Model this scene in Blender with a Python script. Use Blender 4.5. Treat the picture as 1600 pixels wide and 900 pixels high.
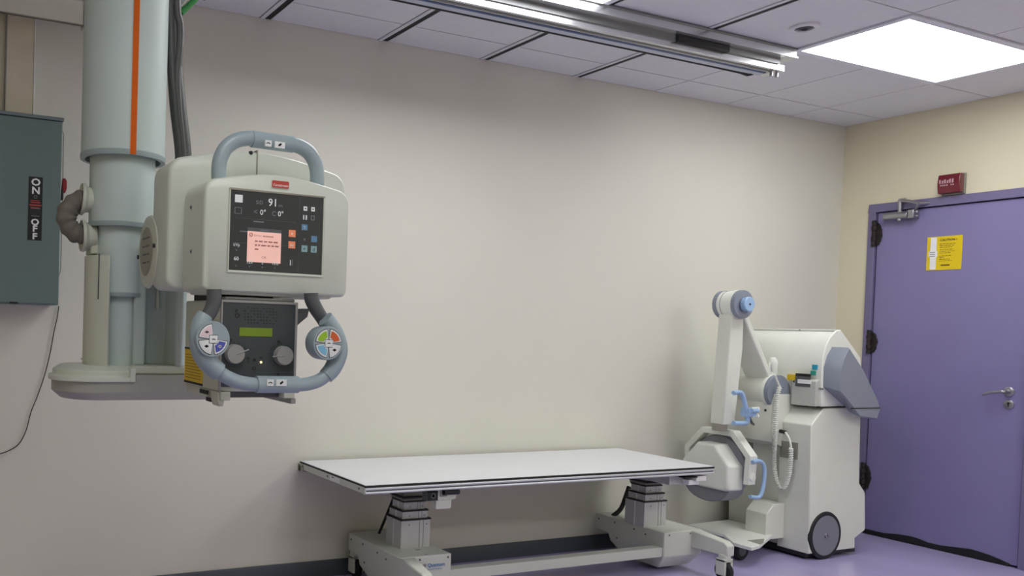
import bpy, bmesh, math, random
from mathutils import Vector, Matrix
random.seed(7)
PI = math.pi
scene = bpy.context.scene
for o in list(bpy.data.objects):
    bpy.data.objects.remove(o)

# ------------------------------------------------------------------ camera
# right / down / forward axes of the camera in the room (back wall y=0, door wall x=0, floor z=0)
RIGHT = Vector((0.9177839814733751, -0.395956018575722, 0.0298562339309899))
DOWN = Vector((0.017784661011662338, -0.03412410300085626, -0.9992593514333942))
FWD = Vector((0.3966815715200036, 0.9176352090825904, -0.02427661155043671))
CAM = Vector((-5.86137328, -3.80323745, 1.27345))
FPX, PPX, PPY = 1314.0897, 430.0, 539.6334
cd = bpy.data.cameras.new('camera')
cam = bpy.data.objects.new('camera', cd)
scene.collection.objects.link(cam)
cam.matrix_world = Matrix(((RIGHT.x, -DOWN.x, -FWD.x, CAM.x), (RIGHT.y, -DOWN.y, -FWD.y, CAM.y),
                           (RIGHT.z, -DOWN.z, -FWD.z, CAM.z), (0, 0, 0, 1)))
cd.sensor_fit = 'HORIZONTAL'
cd.sensor_width = 36.0
cd.lens = FPX / 1600 * 36
cd.shift_x = (800 - PPX) / 1600
cd.shift_y = (PPY - 450) / 1600
cd.clip_start = 0.05
scene.camera = cam

# ------------------------------------------------------------------ world, lights, exposure
world = bpy.data.worlds.new('world')
scene.world = world
world.use_nodes = True
world.node_tree.nodes['Background'].inputs[0].default_value = (0.8, 0.85, 0.9, 1)
world.node_tree.nodes['Background'].inputs[1].default_value = 0.05
scene.view_settings.view_transform = 'Standard'
scene.view_settings.look = 'None'
scene.view_settings.gamma = 1
scene.view_settings.use_curve_mapping = False
scene.view_settings.exposure = 0.74
PANEL_STRENGTH = 7.0          # the LED ceiling panels light the room


def A(px, py, **k):
    """point of the room seen at a photograph pixel, on the plane x=, y= or z=."""
    d = RIGHT * ((px - PPX) / FPX) + DOWN * ((py - PPY) / FPX) + FWD
    ax, v = list(k.items())[0]
    i = 'xyz'.index(ax)
    return CAM + d * ((v - CAM[i]) / d[i])


# ------------------------------------------------------------------ materials
def lin(c):
    return tuple(((v / 255) / 12.92 if v / 255 <= 0.04045 else ((v / 255 + 0.055) / 1.055) ** 2.4) for v in c)


MATS = {}


def mat(name, rgb, rough=0.5, metal=0.0, noise=0.04, scale=12.0, emit=0.0, spec=0.5, coat=0.0, bump=0.0, bscale=300.0):
    m = bpy.data.materials.new(name)
    m.use_nodes = True
    nt = m.node_tree
    b = nt.nodes['Principled BSDF']
    c = lin(rgb)
    tc = nt.nodes.new('ShaderNodeTexCoord')
    n = nt.nodes.new('ShaderNodeTexNoise')
    n.inputs['Scale'].default_value = scale
    n.inputs['Detail'].default_value = 3
    nt.links.new(tc.outputs['Object'], n.inputs['Vector'])
    r = nt.nodes.new('ShaderNodeValToRGB')
    r.color_ramp.elements[0].position = 0.3
    r.color_ramp.elements[1].position = 0.7
    r.color_ramp.elements[0].color = (*[max(0, v * (1 - noise)) for v in c], 1)
    r.color_ramp.elements[1].color = (*[min(1, v * (1 + noise)) for v in c], 1)
    nt.links.new(n.outputs['Fac'], r.inputs['Fac'])
    nt.links.new(r.outputs['Color'], b.inputs['Base Color'])
    b.inputs['Roughness'].default_value = rough
    b.inputs['Metallic'].default_value = metal
    b.inputs['Specular IOR Level'].default_value = spec
    b.inputs['Coat Weight'].default_value = coat
    if emit:
        nt.links.new(r.outputs['Color'], b.inputs['Emission Color'])
        b.inputs['Emission Strength'].default_value = emit
    if bump:
        n2 = nt.nodes.new('ShaderNodeTexNoise')
        n2.inputs['Scale'].default_value = bscale
        nt.links.new(tc.outputs['Object'], n2.inputs['Vector'])
        bp = nt.nodes.new('ShaderNodeBump')
        bp.inputs['Strength'].default_value = bump
        bp.inputs['Distance'].default_value = 0.002
        nt.links.new(n2.outputs['Fac'], bp.inputs['Height'])
        nt.links.new(bp.outputs['Normal'], b.inputs['Normal'])
    MATS[name] = m
    return m


W_BACK = mat('wall_paint', (215, 214, 202), 0.55, noise=0.02, scale=1.6, bump=0.05)
W_RIGHT = mat('wall_paint_cream', (221, 215, 187), 0.55, noise=0.02, scale=1.6, bump=0.05)
W_FAR = mat('wall_paint_warm', (226, 216, 176), 0.6, noise=0.02, scale=1.6)  # unseen walls, tinted warm to bounce warm light onto the left side
CEIL = mat('ceiling_tile_white', (222, 223, 226), 0.8, noise=0.02, scale=30, bump=0.1)
CEILGAP = mat('ceiling_joint', (105, 103, 108), 0.8)
BLACKGAP = mat('black_slot', (14, 14, 18), 0.6)
STRUT = mat('strut_grey', (214, 215, 220), 0.5)
FLOORM = mat('purple_vinyl', (174, 165, 206), 0.2, noise=0.07, scale=2.2, bump=0.02, bscale=40)
SLATE = mat('slate_baseboard', (66, 74, 84), 0.5)
PURPLE = mat('purple_door_paint', (132, 125, 169), 0.38, noise=0.03, scale=4)
PURPLE_F = mat('purple_frame_paint', (118, 110, 145), 0.42, noise=0.03, scale=4)
BLACK = mat('black_rubber', (18, 18, 20), 0.6)
RUST = mat('hinge_grime', (38, 30, 28), 0.7, noise=0.5, scale=60)
STEEL = mat('satin_steel', (168, 166, 172), 0.32, metal=0.9)
ALU = mat('rail_aluminium', (212, 214, 216), 0.25, metal=0.85, scale=4)
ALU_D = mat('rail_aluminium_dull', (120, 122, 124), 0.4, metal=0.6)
BLUE_STRIP = mat('blue_strip', (58, 84, 128), 0.4)
PALE_STRIP = mat('pale_strip', (190, 198, 208), 0.4)
GREYBLUE = mat('pale_grey_blue_paint', (193, 208, 203), 0.5, spec=0.35, noise=0.01)
GREYBLUE_D = mat('grey_blue_rim', (150, 166, 166), 0.4)
ORANGE = mat('orange_stripe', (212, 96, 8), 0.6, spec=0.2)
CREAM = mat('equipment_cream', (222, 225, 214), 0.38, noise=0.015)
CREAM_W = mat('equipment_off_white', (230, 234, 225), 0.36, noise=0.015)
CRANE = mat('crane_cream', (196, 201, 184), 0.38, noise=0.015)
CRANE_W = mat('crane_off_white', (206, 213, 199), 0.36, noise=0.015)
CASTING = mat('crane_casting_grey', (164, 165, 155), 0.45, noise=0.015)
HANDLE = mat('handle_grey_blue', (150, 168, 173), 0.35, noise=0.015)
DGREY = mat('dark_grey_plastic', (84, 88, 90), 0.45)
PANELG = mat('collimator_panel', (58, 66, 68), 0.5)
HOSE = mat('hose_fabric', (112, 108, 98), 0.75, noise=0.12, scale=40)
SLEEVE = mat('cable_sleeve_grey', (74, 76, 74), 0.45, noise=0.06)
SCREEN = mat('screen_dark', (34, 38, 40), 0.25, emit=0.35)
RAILSILVER = mat('table_rail_silver', (206, 209, 212), 0.3, metal=0.35, noise=0.01)
WHITE = mat('white_print', (235, 236, 234), 0.5)
WHITE_E = mat('screen_white', (196, 200, 200), 0.4, emit=0.22)
DIM_E = mat('screen_dim', (92, 98, 102), 0.4, emit=0.4)
PINK_E = mat('screen_pink', (222, 176, 164), 0.4, emit=0.3)
PINKTXT = mat('screen_pink_text', (150, 96, 90), 0.4, emit=0.15)
ORANGE_E = mat('screen_orange', (206, 120, 84), 0.4, emit=0.25)
BLUE_E = mat('screen_blue', (76, 112, 140), 0.4, emit=0.2)
TEAL_E = mat('screen_teal', (112, 142, 146), 0.4, emit=0.2)
RED = mat('red_badge', (190, 62, 54), 0.4)
YELLOW = mat('yellow_label', (228, 200, 10), 0.45)
YELLOW2 = mat('amber_label', (222, 188, 24), 0.5)
BROWNTXT = mat('brown_print', (120, 92, 20), 0.6)
LCD = mat('green_lcd', (104, 130, 30), 0.3, emit=0.08)
LEDM = mat('led_amber', (255, 220, 140), 0.3, emit=1.5)
BT_PINK = mat('button_pink', (226, 204, 208), 0.4)
BT_WHITE = mat('button_white', (226, 230, 228), 0.4)
BT_BLUE = mat('button_blue', (72, 84, 170), 0.4)
BT_GREEN = mat('button_green', (150, 196, 40), 0.4)
BT_ORANGE = mat('button_orange', (208, 92, 40), 0.4)
BT_SKY = mat('button_sky', (122, 186, 214), 0.4)
KNOB = mat('knob_grey', (150, 150, 147), 0.4)
BOXBLUE = mat('switch_box_enamel', (100, 119, 116), 0.42, noise=0.03, scale=3)
BOXEDGE = mat('switch_box_edge', (108, 122, 124), 0.42)
DARKRED = mat('dark_red', (132, 20, 34), 0.35)
LETTER = mat('worn_letter_pink', (188, 150, 158), 0.5)
FIRERED = mat('fire_red', (104, 18, 36), 0.3, coat=0.3)
OLIVE = mat('housing_grey', (150, 148, 132), 0.5)
DUCT = mat('duct_cream', (214, 206, 184), 0.5)
DUCT_M = mat('duct_grey', (232, 231, 216), 0.4)
GREEN = mat('green_cable', (50, 140, 66), 0.4)
LAMINATE = mat('white_laminate', (226, 229, 232), 0.3, noise=0.01)
TABLEGREY = mat('table_enamel', (204, 208, 197), 0.4, noise=0.015)
TABLECOL = mat('column_anodised', (188, 191, 190), 0.35, noise=0.015)
BLUETXT = mat('blue_print', (40, 120, 180), 0.5)
GREYTXT = mat('grey_print', (140, 140, 138), 0.5)
DARKTXT = mat('dark_print', (30, 30, 32), 0.5)
MGREY = mat('slate_grey_plastic', (134, 142, 154), 0.4, noise=0.02)
MGREY_D = mat('slate_grey_shell', (124, 126, 134), 0.45, noise=0.02)
LBLUE = mat('light_blue_handle', (156, 188, 224), 0.35)
TYRE = mat('tyre_black', (22, 22, 26), 0.65)
CTRL = mat('control_box_grey', (190, 193, 184), 0.45)  # darker than the cream: shade of the front face put into the colour
CYAN = mat('sticker_cyan', (30, 160, 190), 0.5)
TEAL = mat('sticker_green', (40, 160, 140), 0.5)
BROWNGREY = mat('label_grey', (140, 140, 130), 0.5)
PANELW = mat('led_frame_white', (226, 228, 236), 0.4)
LEDPANEL = mat('led_diffuser', (255, 255, 255), 0.5, noise=0, emit=PANEL_STRENGTH)

# ------------------------------------------------------------------ mesh helpers


class MB:
    """collects shapes (each with its own material) and links them as ONE mesh object"""

    def __init__(self, *mats):
        self.v = []
        self.f = []
        self.m = []
        self.mats = list(mats)

    def mi(self, m):
        if m is None:
            return 0
        if m not in self.mats:
            self.mats.append(m)
        return self.mats.index(m)

    def add(self, vs, fs, m=None):
        k = len(self.v)
        i = self.mi(m)
        self.v += [Vector(p) for p in vs]
        for f in fs:
            self.f.append([a + k for a in f])
            self.m.append(i)
        return self

    def box(self, x0, x1, y0, y1, z0, z1, m=None):
        x0, x1 = sorted((x0, x1)); y0, y1 = sorted((y0, y1)); z0, z1 = sorted((z0, z1))
        v = [(x, y, z) for x in (x0, x1) for y in (y0, y1) for z in (z0, z1)]
        f = [(0, 1, 3, 2), (4, 6, 7, 5), (0, 4, 5, 1), (2, 3, 7, 6), (0, 2, 6, 4), (1, 5, 7, 3)]
        return self.add(v, f, m)

    def loft(self, rings, m=None, caps=True):
        n = len(rings[0])
        v = [p for r in rings for p in r]
        f = []
        for i in range(len(rings) - 1):
            for j in range(n):
                a, b = i * n + j, i * n + (j + 1) % n
                f.append((a, b, b + n, a + n))
        if caps:
            f.append(tuple(range(n - 1, -1, -1)))
            f.append(tuple(range((len(rings) - 1) * n, len(rings) * n)))
        return self.add(v, f, m)

    def prism(self, poly, axis, a, b, m=None):
        """poly: 2D points in the two other axes (x,z for 'y'; y,z for 'x'; x,y for 'z')"""
        def P(u, w, t):
            return {'x': (t, u, w), 'y': (u, t, w), 'z': (u, w, t)}[axis]
        return self.loft([[P(u, w, a) for u, w in poly], [P(u, w, b) for u, w in poly]], m)

    def cyl(self, p0, p1, r, r1=None, n=32, m=None, caps=True):
        p0, p1 = Vector(p0), Vector(p1)
        r1 = r if r1 is None else r1
        d = (p1 - p0).normalized()
        u = d.orthogonal().normalized()
        w = d.cross(u)
        ring = lambda p, q: [p + (u * math.cos(t) + w * math.sin(t)) * q for t in [2 * PI * i / n for i in range(n)]]
        return self.loft([ring(p0, r), ring(p1, r1)], m, caps)

    def lathe(self, prof, base, axis=(0, 0, 1), n=40, m=None, caps=True):
        """prof: (radius, distance along axis)"""
        d = Vector(axis).normalized()
        u = d.orthogonal().normalized()
        w = d.cross(u)
        base = Vector(base)
        rings = [[base + d * h + (u * math.cos(t) + w * math.sin(t)) * r for t in [2 * PI * i / n for i in range(n)]] for r, h in prof]
        return self.loft(rings, m, caps)

    def tube(self, pts, r, n=14, m=None, smooth=0, flat=None):
        pts = [Vector(p) for p in pts]
        rs = list(r) if isinstance(r, (list, tuple)) else [r] * len(pts)
        if smooth:
            np_, nr = [], []
            for i in range(len(pts) - 1):
                p0 = pts[max(i - 1, 0)]; p1 = pts[i]; p2 = pts[i + 1]; p3 = pts[min(i + 2, len(pts) - 1)]
                for s in range(smooth):
                    t = s / smooth
                    np_.append(0.5 * ((2 * p1) + (p2 - p0) * t + (2 * p0 - 5 * p1 + 4 * p2 - p3) * t * t + (3 * p1 - p0 - 3 * p2 + p3) * t ** 3))
                    nr.append(rs[i] * (1 - t) + rs[i + 1] * t)
            np_.append(pts[-1]); nr.append(rs[-1])
            pts, rs = np_, nr
        rings = []
        u = None
        for i, p in enumerate(pts):
            d = (pts[min(i + 1, len(pts) - 1)] - pts[max(i - 1, 0)]).normalized()
            if u is None:
                u = d.orthogonal().normalized()
            u = (u - d * u.dot(d)).normalized()
            w = d.cross(u)
            rings.append([p + (u * math.cos(t) + w * math.sin(t)) * rs[i] for t in [2 * PI * k / n for k in range(n)]])
        return self.loft(rings, m)

    def quad(self, o, u, v, m=None):
        o, u, v = Vector(o), Vector(u), Vector(v)
        return self.add([o, o + u, o + u + v, o + v], [(0, 1, 2, 3)], m)

    def text(self, s, origin, u, v, size, m=None, align='LEFT', bold=0.0, sx=1.0):
        vs, fs, w = glyphs(s, bold)
        u, v = Vector(u).normalized(), Vector(v).normalized()
        off = 0 if align == 'LEFT' else -w / 2 if align == 'CENTER' else -w
        o = Vector(origin)
        return self.add([o + u * ((x + off) * size * sx) + v * (y * size) for x, y in vs], fs, m)

    def build(self, name, parent=None, bevel=0.0, seg=2, smooth=35, label=None):
        me = bpy.data.meshes.new(name)
        off = Vector((0, 0, 0))
        p = parent
        if p is not None:
            while p.parent is not None:
                p = p.parent
            off = p.location
        me.from_pydata([tuple(q - off) for q in self.v], [], self.f)
        for mm in self.mats:
            me.materials.append(mm)
        for poly, i in zip(me.polygons, self.m):
            poly.material_index = i
        bm = bmesh.new()
        bm.from_mesh(me)
        bmesh.ops.remove_doubles(bm, verts=bm.verts, dist=1e-6)
        bmesh.ops.recalc_face_normals(bm, faces=bm.faces)
        bm.to_mesh(me)
        bm.free()
        me.polygons.foreach_set('use_smooth', [True] * len(me.polygons))
        me.set_sharp_from_angle(angle=math.radians(smooth))
        o = bpy.data.objects.new(name, me)
        scene.collection.objects.link(o)
        if parent is not None:
            o.parent = parent
        if bevel:
            b = o.modifiers.new('bevel', 'BEVEL')
            b.width = bevel
            b.segments = seg
            b.limit_method = 'ANGLE'
            b.angle_limit = math.radians(30)
        if label:
            o['label'] = label
        return o


_G = {}


def glyphs(s, bold=0.0):
    if (s, bold) in _G:
        return _G[(s, bold)]
    cu = bpy.data.curves.new('t', 'FONT')
    cu.body = s
    cu.offset = bold
    cu.resolution_u = 2
    o = bpy.data.objects.new('t', cu)
    scene.collection.objects.link(o)
    bpy.context.view_layer.update()
    me = bpy.data.meshes.new_from_object(o.evaluated_get(bpy.context.evaluated_depsgraph_get()))
    vs = [(p.co.x, p.co.y) for p in me.vertices]
    fs = [tuple(f.vertices) for f in me.polygons]
    w = max([x for x, y in vs], default=0)
    bpy.data.objects.remove(o)
    bpy.data.curves.remove(cu)
    bpy.data.meshes.remove(me)
    _G[(s, bold)] = (vs, fs, w)
    return _G[(s, bold)]


def tag(o, label, cat, group=None, kind=None):
    o['label'] = label
    o['category'] = cat
    if group:
        o['group'] = group
    if kind:
        o['kind'] = kind
    return o


def thing(name, label, cat, loc, group=None):
    o = bpy.data.objects.new(name, None)
    o.empty_display_size = 0.1
    o.location = loc
    scene.collection.objects.link(o)
    return tag(o, label, cat, group)


def struct(mb, name, label, cat, parent=None, **k):
    return tag(mb.build(name, parent, **k), label, cat, kind='structure')


def rrect(x0, x1, z0, z1, r, n=6):
    pts = []
    for cx, cz, a in ((x1 - r, z0 + r, -90), (x1 - r, z1 - r, 0), (x0 + r, z1 - r, 90), (x0 + r, z0 + r, 180)):
        for i in range(n + 1):
            t = math.radians(a + 90 * i / n)
            pts.append((cx + r * math.cos(t), cz + r * math.sin(t)))
    return pts


X, Y, Z = Vector((1, 0, 0)), Vector((0, 1, 0)), Vector((0, 0, 1))
H = 2.75
XL, YF = -7.6, -6.0      # left wall and the wall behind the camera

# ================================================================== THE SETTING
struct(MB(FLOORM).box(XL - .1, .1, YF - .1, .1, -.1, 0), 'floor', 'glossy purple vinyl floor', 'floor')
struct(MB(W_BACK).box(XL - .1, .1, 0, .1, 0, H + .15), 'wall_back', 'long pale beige wall behind the table', 'wall')
# right wall with the door opening
DY0, DY1, DZ = -1.095, -.235, 2.14
w = MB(W_RIGHT)
w.box(0, .1, YF - .1, DY0 - .045, 0, H + .15).box(0, .1, DY1 + .045, 0, 0, H + .15).box(0, .1, DY0 - .045, DY1 + .045, DZ + .05, H + .15)
struct(w, 'wall_right', 'cream wall holding the purple door', 'wall')
struct(MB(W_FAR).box(XL - .1, XL, YF - .1, .1, 0, H + .15), 'wall_left', 'beige wall left of the photo frame', 'wall')
struct(MB(W_FAR).box(XL, 0, YF - .1, YF, 0, H + .15), 'wall_front', 'beige wall behind the camera', 'wall')
bb = MB(SLATE)
bb.prism([(-.014, 0), (-.014, .074), (-.009, .083), (-.001, .083), (-.001, 0)], 'x', XL, -.001)
struct(bb, 'baseboard_back', 'dark slate baseboard under the beige wall', 'baseboard')
bb = MB(SLATE)
bb.box(-.014, -.001, DY1 + .047, -.015, 0, .083).box(-.014, -.001, YF, DY0 - .047, 0, .083)
struct(bb, 'baseboard_right', 'dark slate baseboard beside the purple door', 'baseboard')

# ceiling of 60 cm tiles
GX = [XL, -6.93, -6.27, -5.62, -4.97, -4.325, -3.67, -3.035, -2.385, -1.782, -1.178, -.583, 0]
GY = [0, -.25, -.853, -1.435, -2.03, -2.63, -3.23, -3.83, -4.43, -5.03, -5.63, YF]
SLOTS = [-6.93, -6.27, -5.62, -4.97, -4.325, -3.67, -3.035, -2.385]
lights = [(-1.782, -.583, -.853, -1.435), (-4.325, -3.035, -.853, -1.435), (-5.62, -4.97, -2.63, -3.23), (-6.27, -5.62, -3.23, -3.83), (-1.782, -.583, -3.23, -3.83), (-1.782, -.583, -4.43, -5.03), (-3.67, -2.385, -4.43, -5.03)]
c = MB(CEIL)
c.box(XL - .1, .1, YF - .1, .1, H + .012, H + .15, CEILGAP)
g = .004
for i in range(len(GX) - 1):
    for j in range(len(GY) - 1):
        x0, x1, y1, y0 = GX[i], GX[i + 1], GY[j], GY[j + 1]
        mx, my = (x0 + x1) / 2, (y0 + y1) / 2
        if any(a < mx < b and d < my < e for a, b, e, d in lights):
            continue
        c.box(x0 + (.034 if x0 in SLOTS else g), x1 - (.030 if x1 in SLOTS else g), y0 + g, y1 - g, H, H + .0125, CEIL)
struct(c, 'ceiling', 'suspended ceiling of pale grey square tiles', 'ceiling')
for k, x in enumerate(SLOTS):
    t = MB(STRUT)
    t.box(x - .026, x - .004, YF, -.001, H - .004, H + .012, STRUT)
    t.box(x - .004, x + .030, YF, -.001, H + .001, H + .012, BLACKGAP)
    t.box(x + .030, x + .034, YF, -.001, H - .002, H + .012, STRUT)
    struct(t, 'trim_%d' % (k + 1), 'black ceiling slot with a pale edge between the tiles', 'ceiling slot')
    bpy.data.objects['trim_%d' % (k + 1)]['group'] = 'black ceiling slots'

# door
leaf = MB(PURPLE).box(.004, .045, DY0, DY1 - .006, .012, DZ - .006)
door = struct(leaf, 'door_1', 'purple flush door with a black bottom edge', 'door', bevel=.002)
top = [(1347, 825), (1366, 829.5), (1381, 833), (1402, 834.5), (1423, 838), (1436, 842), (1449, 847.5), (1468, 852), (1488, 854.5), (1516, 858), (1530, 862), (1545, 867), (1562, 874), (1577, 881)]
pts = [A(x, y, x=0) for x, y in top]
poly = [(p.y, p.z) for p in pts]
poly = [(min(DY1 - .008, max(DY0 + .004, a)), b) for a, b in poly]
s = MB(BLACK)
s.prism(poly + [(poly[-1][0], .004), (poly[0][0], .004)], 'x', -.003, .004)
s.build('bottom_seal', door, label='peeling black strip with a wavy top edge')
for z0, z1 in ((1.91, 2.085), (1.2, 1.36), (.29, .475)):
    h = MB(RUST)
    yh = DY1 + .004
    for i in range(5):
        a, b = z0 + (z1 - z0) * i / 5, z0 + (z1 - z0) * (i + 1) / 5
        h.cyl((-.016, yh, a + .002), (-.016, yh, b - .002), .013 + .003 * (i % 2), n=14)
    n = 10
    out = [(yh - .022 - .018 * math.sin(PI * i / n) - random.random() * .006, z0 + (z1 - z0) * (.06 + .8 * i / n)) for i in range(n + 1)]
    h.prism(out + [(yh, z1 - .01), (yh, z0 + .01)], 'x', -.006, .004)
    h.prism([(yh + .006, z0 + .02), (yh + .026, z0 + .03), (yh + .028, z1 - .05), (yh + .006, z1 - .02)], 'x', -.014, -.008)
    h.build('hinge', door, label='dark grimy hinge')
lv = MB(STEEL)
hp = A(1575, 612, x=-.008)
lv.lathe([(.027, 0), (.027, .006), (.022, .009), (.012, .01), (.0105, .05)], (.004, hp.y, hp.z), (-1, 0, 0), n=28)
e = A(1536, 617, x=-.05)
lv.tube([(-.04, hp.y, hp.z), (-.05, hp.y + .004, hp.z), (-.053, hp.y + .02, hp.z - .002), (-.053, hp.y + .07, hp.z - .012), (-.052, e.y - .006, e.z + .003), (-.05, e.y, e.z)],
        [.0105, .011, .0105, .0095, .0085, .006], smooth=5)
lv = lv.build('handle', door)
kp = A(1575, 632, x=-.008)
kh = MB(STEEL)
kh.lathe([(.026, 0), (.026, .006), (.021, .009)], (.004, kp.y, kp.z), (-1, 0, 0), n=28)
kh.cyl((-.0045, kp.y, kp.z + .006), (-.0065, kp.y, kp.z + .006), .007, m=DARKTXT, n=16)
kh.box(-.0065, -.0045, kp.y - .003, kp.y + .003, kp.z - .014, kp.z + .004, DARKTXT)
kh.build('keyhole_plate', door)
# door closer
cl = MB(STEEL)
a, b = A(1383, 337, x=-.055), A(1417, 331, x=-.055)
zc = 2.098
cl.cyl((-.035, -.305, zc), (-.035, -.45, zc), .024, n=20)
cl.box(-.058, .004, -.455, -.49, zc - .026, zc + .028)
cl.cyl((-.035, -.49, zc + .012), (-.035, -.505, zc + .012), .012, n=14)
cl.cyl((-.035, -.49, zc - .012), (-.035, -.505, zc - .012), .009, n=14)
cl.cyl((-.035, -.395, zc - .036), (-.035, -.395, zc + .03), .013, n=14)
cl.box(-.02, .004, -.32, -.45, zc - .014, zc + .014)
cl = cl.build('door_closer', door, bevel=.003)
ar = MB(STEEL)
p0, p1, p2 = Vector((-.035, -.395, zc + .06)), Vector((-.035, -.40, zc + .095)), Vector((-.06, -.52, zc + .062))
ar.cyl((-.035, -.395, zc + .024), (-.035, -.395, zc + .1), .012, n=14)
ar.tube([p1, (-.05, -.46, zc + .082), p2], [.012, .011, .010])
ar.tube([p2, (-.02, -.545, zc + .065), (-.004, -.56, zc + .066)], .008)
ar.tube([p2, (-.035, -.49, zc + .03), (-.02, -.47, zc + .028)], .008)
ar.box(-.02, -.001, -.41, -.375, zc + .052, zc + .112)
ar.build('closer_arm', cl)
# frame
fr = MB(PURPLE_F)
o_, i_ = .045, 0
for (y0, y1, z0, z1) in ((DY1, DY1 + o_, 0, DZ), (DY0 - o_, DY0 - .008, 0, DZ), (DY0 - o_, DY1 + o_, DZ, DZ + .052)):
    fr.box(-.016, .09, y0, y1, z0, z1)
fr.box(.046, .06, DY0 - .01, DY1, 0, DZ, BLACK)
struct(fr, 'trim_9', 'purple steel frame around the purple door', 'door frame', bevel=.003)
sp = MB(STEEL)
q = A(1598.5, 604, x=-.018)
sp.box(-.019, -.016, DY0 - .03, DY0 - .008, q.z - .09, q.z + .09)
sp.cyl((-.019, DY0 - .018, q.z), (-.024, DY0 - .018, q.z), .009, n=14)
tag(sp.build('strike_plate'), 'narrow steel strike plate on the door frame near the handle', 'strike plate')

# ================================================================== CEILING THINGS


def ceiling_light(x0, x1, y1, y0, label):
    r = thing('ceiling_light', label, 'ceiling light', ((x0 + x1) / 2, (y0 + y1) / 2, H), 'LED ceiling panels')
    f = MB(PANELW)
    b = .035
    x0 += .004; x1 -= .004; y0 += .004; y1 -= .004
    f.box(x0, x1, y0, y0 + b, H - .008, H + .012).box(x0, x1, y1 - b, y1, H - .008, H + .012)
    f.box(x0, x0 + b, y0 + b, y1 - b, H - .008, H + .012).box(x1 - b, x1, y0 + b, y1 - b, H - .008, H + .012)
    f.build('frame', r)
    MB(LEDPANEL).box(x0 + b, x1 - b, y0 + b, y1 - b, H - .003, H + .011).build('diffuser', r, label='glowing white diffuser')
    return r


ceiling_light(*lights[0], 'bright rectangular LED panel in the ceiling above the purple door')
ceiling_light(*lights[1], 'bright LED panel cut by the top edge, beside the aluminium ceiling rail')
for spot, words in zip(lights[2:], ('in front of the crane', 'left of the camera', 'right of the camera', 'behind the camera near the door wall', 'behind the camera in the middle')):
    ceiling_light(*spot, 'LED panel outside the photo, ' + words)  # unseen panels, assumed and placed to balance the room brightness

# ceiling rail
r = thing('ceiling_rail', 'long aluminium crane rail fixed under the ceiling tiles', 'ceiling rail', (-4, -.83, H))
XR = -1.775
u = MB(ALU)
u.prism([(-.89, 2.700), (-.89, 2.748), (-.80, 2.748), (-.80, 2.7485), (-.70, 2.7485), (-.70, 2.70), (-.86, 2.70)], 'x', XL + .3, XR)
u.box(XL + .3, XR, -.9, -.888, 2.699, 2.706)
u.box(XL + .3, XR, -.9, -.888, 2.741, 2.748, ALU_D)
u.build('mounting_profile', r, bevel=.002)
ch = MB(ALU_D)  # darker metal stands in for the shade below the mounting profile
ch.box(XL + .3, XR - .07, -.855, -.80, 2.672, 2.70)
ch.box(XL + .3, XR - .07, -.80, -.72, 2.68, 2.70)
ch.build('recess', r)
lo = MB(ALU)
lo.prism([(-.845, 2.642), (-.845, 2.676), (-.74, 2.676), (-.74, 2.650), (-.745, 2.642)], 'x', XL + .3, XR - .02, ALU)
lo.build('running_profile', r, bevel=.003)
st = MB(BLUE_STRIP)
st.box(XL + .3, XR - .09, -.795, -.783, 2.639, 2.642, BLUE_STRIP)
st.box(XL + .3, XR - .09, -.828, -.812, 2.639, 2.642, ALU_D)
st.box(XL + .3, XR - .09, -.782, -.748, 2.639, 2.642, PALE_STRIP)
st.build('track_strips', r, label='blue and pale strips under the rail')
cb = MB(BLACK)
cb.tube([(XL + .3, -.735, 2.646), (-2.2, -.735, 2.646), (-1.98, -.737, 2.643), (-1.93, -.74, 2.636), (-1.90, -.745, 2.645)], .009, n=10)
cb.build('edge_cable', r, label='black cable along the wall side of the rail')
MB(BLACK).box(-2.57, -2.22, -.868, -.80, 2.668, 2.702).build('end_stop', r, bevel=.006, label='black rubber stop')
for i, x in enumerate((-1.82, -1.86)):
    bo = MB(STEEL)
    bo.cyl((x, -.82, 2.642), (x, -.82, 2.618), .008, n=12)
    bo.build('bolt', r)

# round ceiling vent / downlight
dp = A(1257, 41, z=H)
d = thing('ceiling_vent', 'small round grey ceiling fixture in the tile left of the light', 'ceiling vent', (dp.x, dp.y, H))
ring = MB(CEIL)
ring.lathe([(.040, .0), (.040, -.012), (.046, -.016), (.062, -.010), (.062, 0)], (dp.x, dp.y, H), n=40, caps=False)
ring.build('ring', d)
MB(DGREY).lathe([(.0001, -.002), (.041, -.002), (.041, -.001)], (dp.x, dp.y, H), n=32).build('core', d, label='dark recess')
vi = MB(CEILGAP)
vi.lathe([(.018, -.002), (.018, -.014), (.024, -.014), (.024, -.002)], (dp.x, dp.y, H), n=28, caps=False)
for k in range(3):
    a = k * 2 * PI / 3 + .5
    vi.tube([(dp.x + math.cos(a) * .02, dp.y + math.sin(a) * .02, H - .008), (dp.x + math.cos(a) * .041, dp.y + math.sin(a) * .041, H - .008)], .004, n=8)
vi.build('inner_ring', d)

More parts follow.
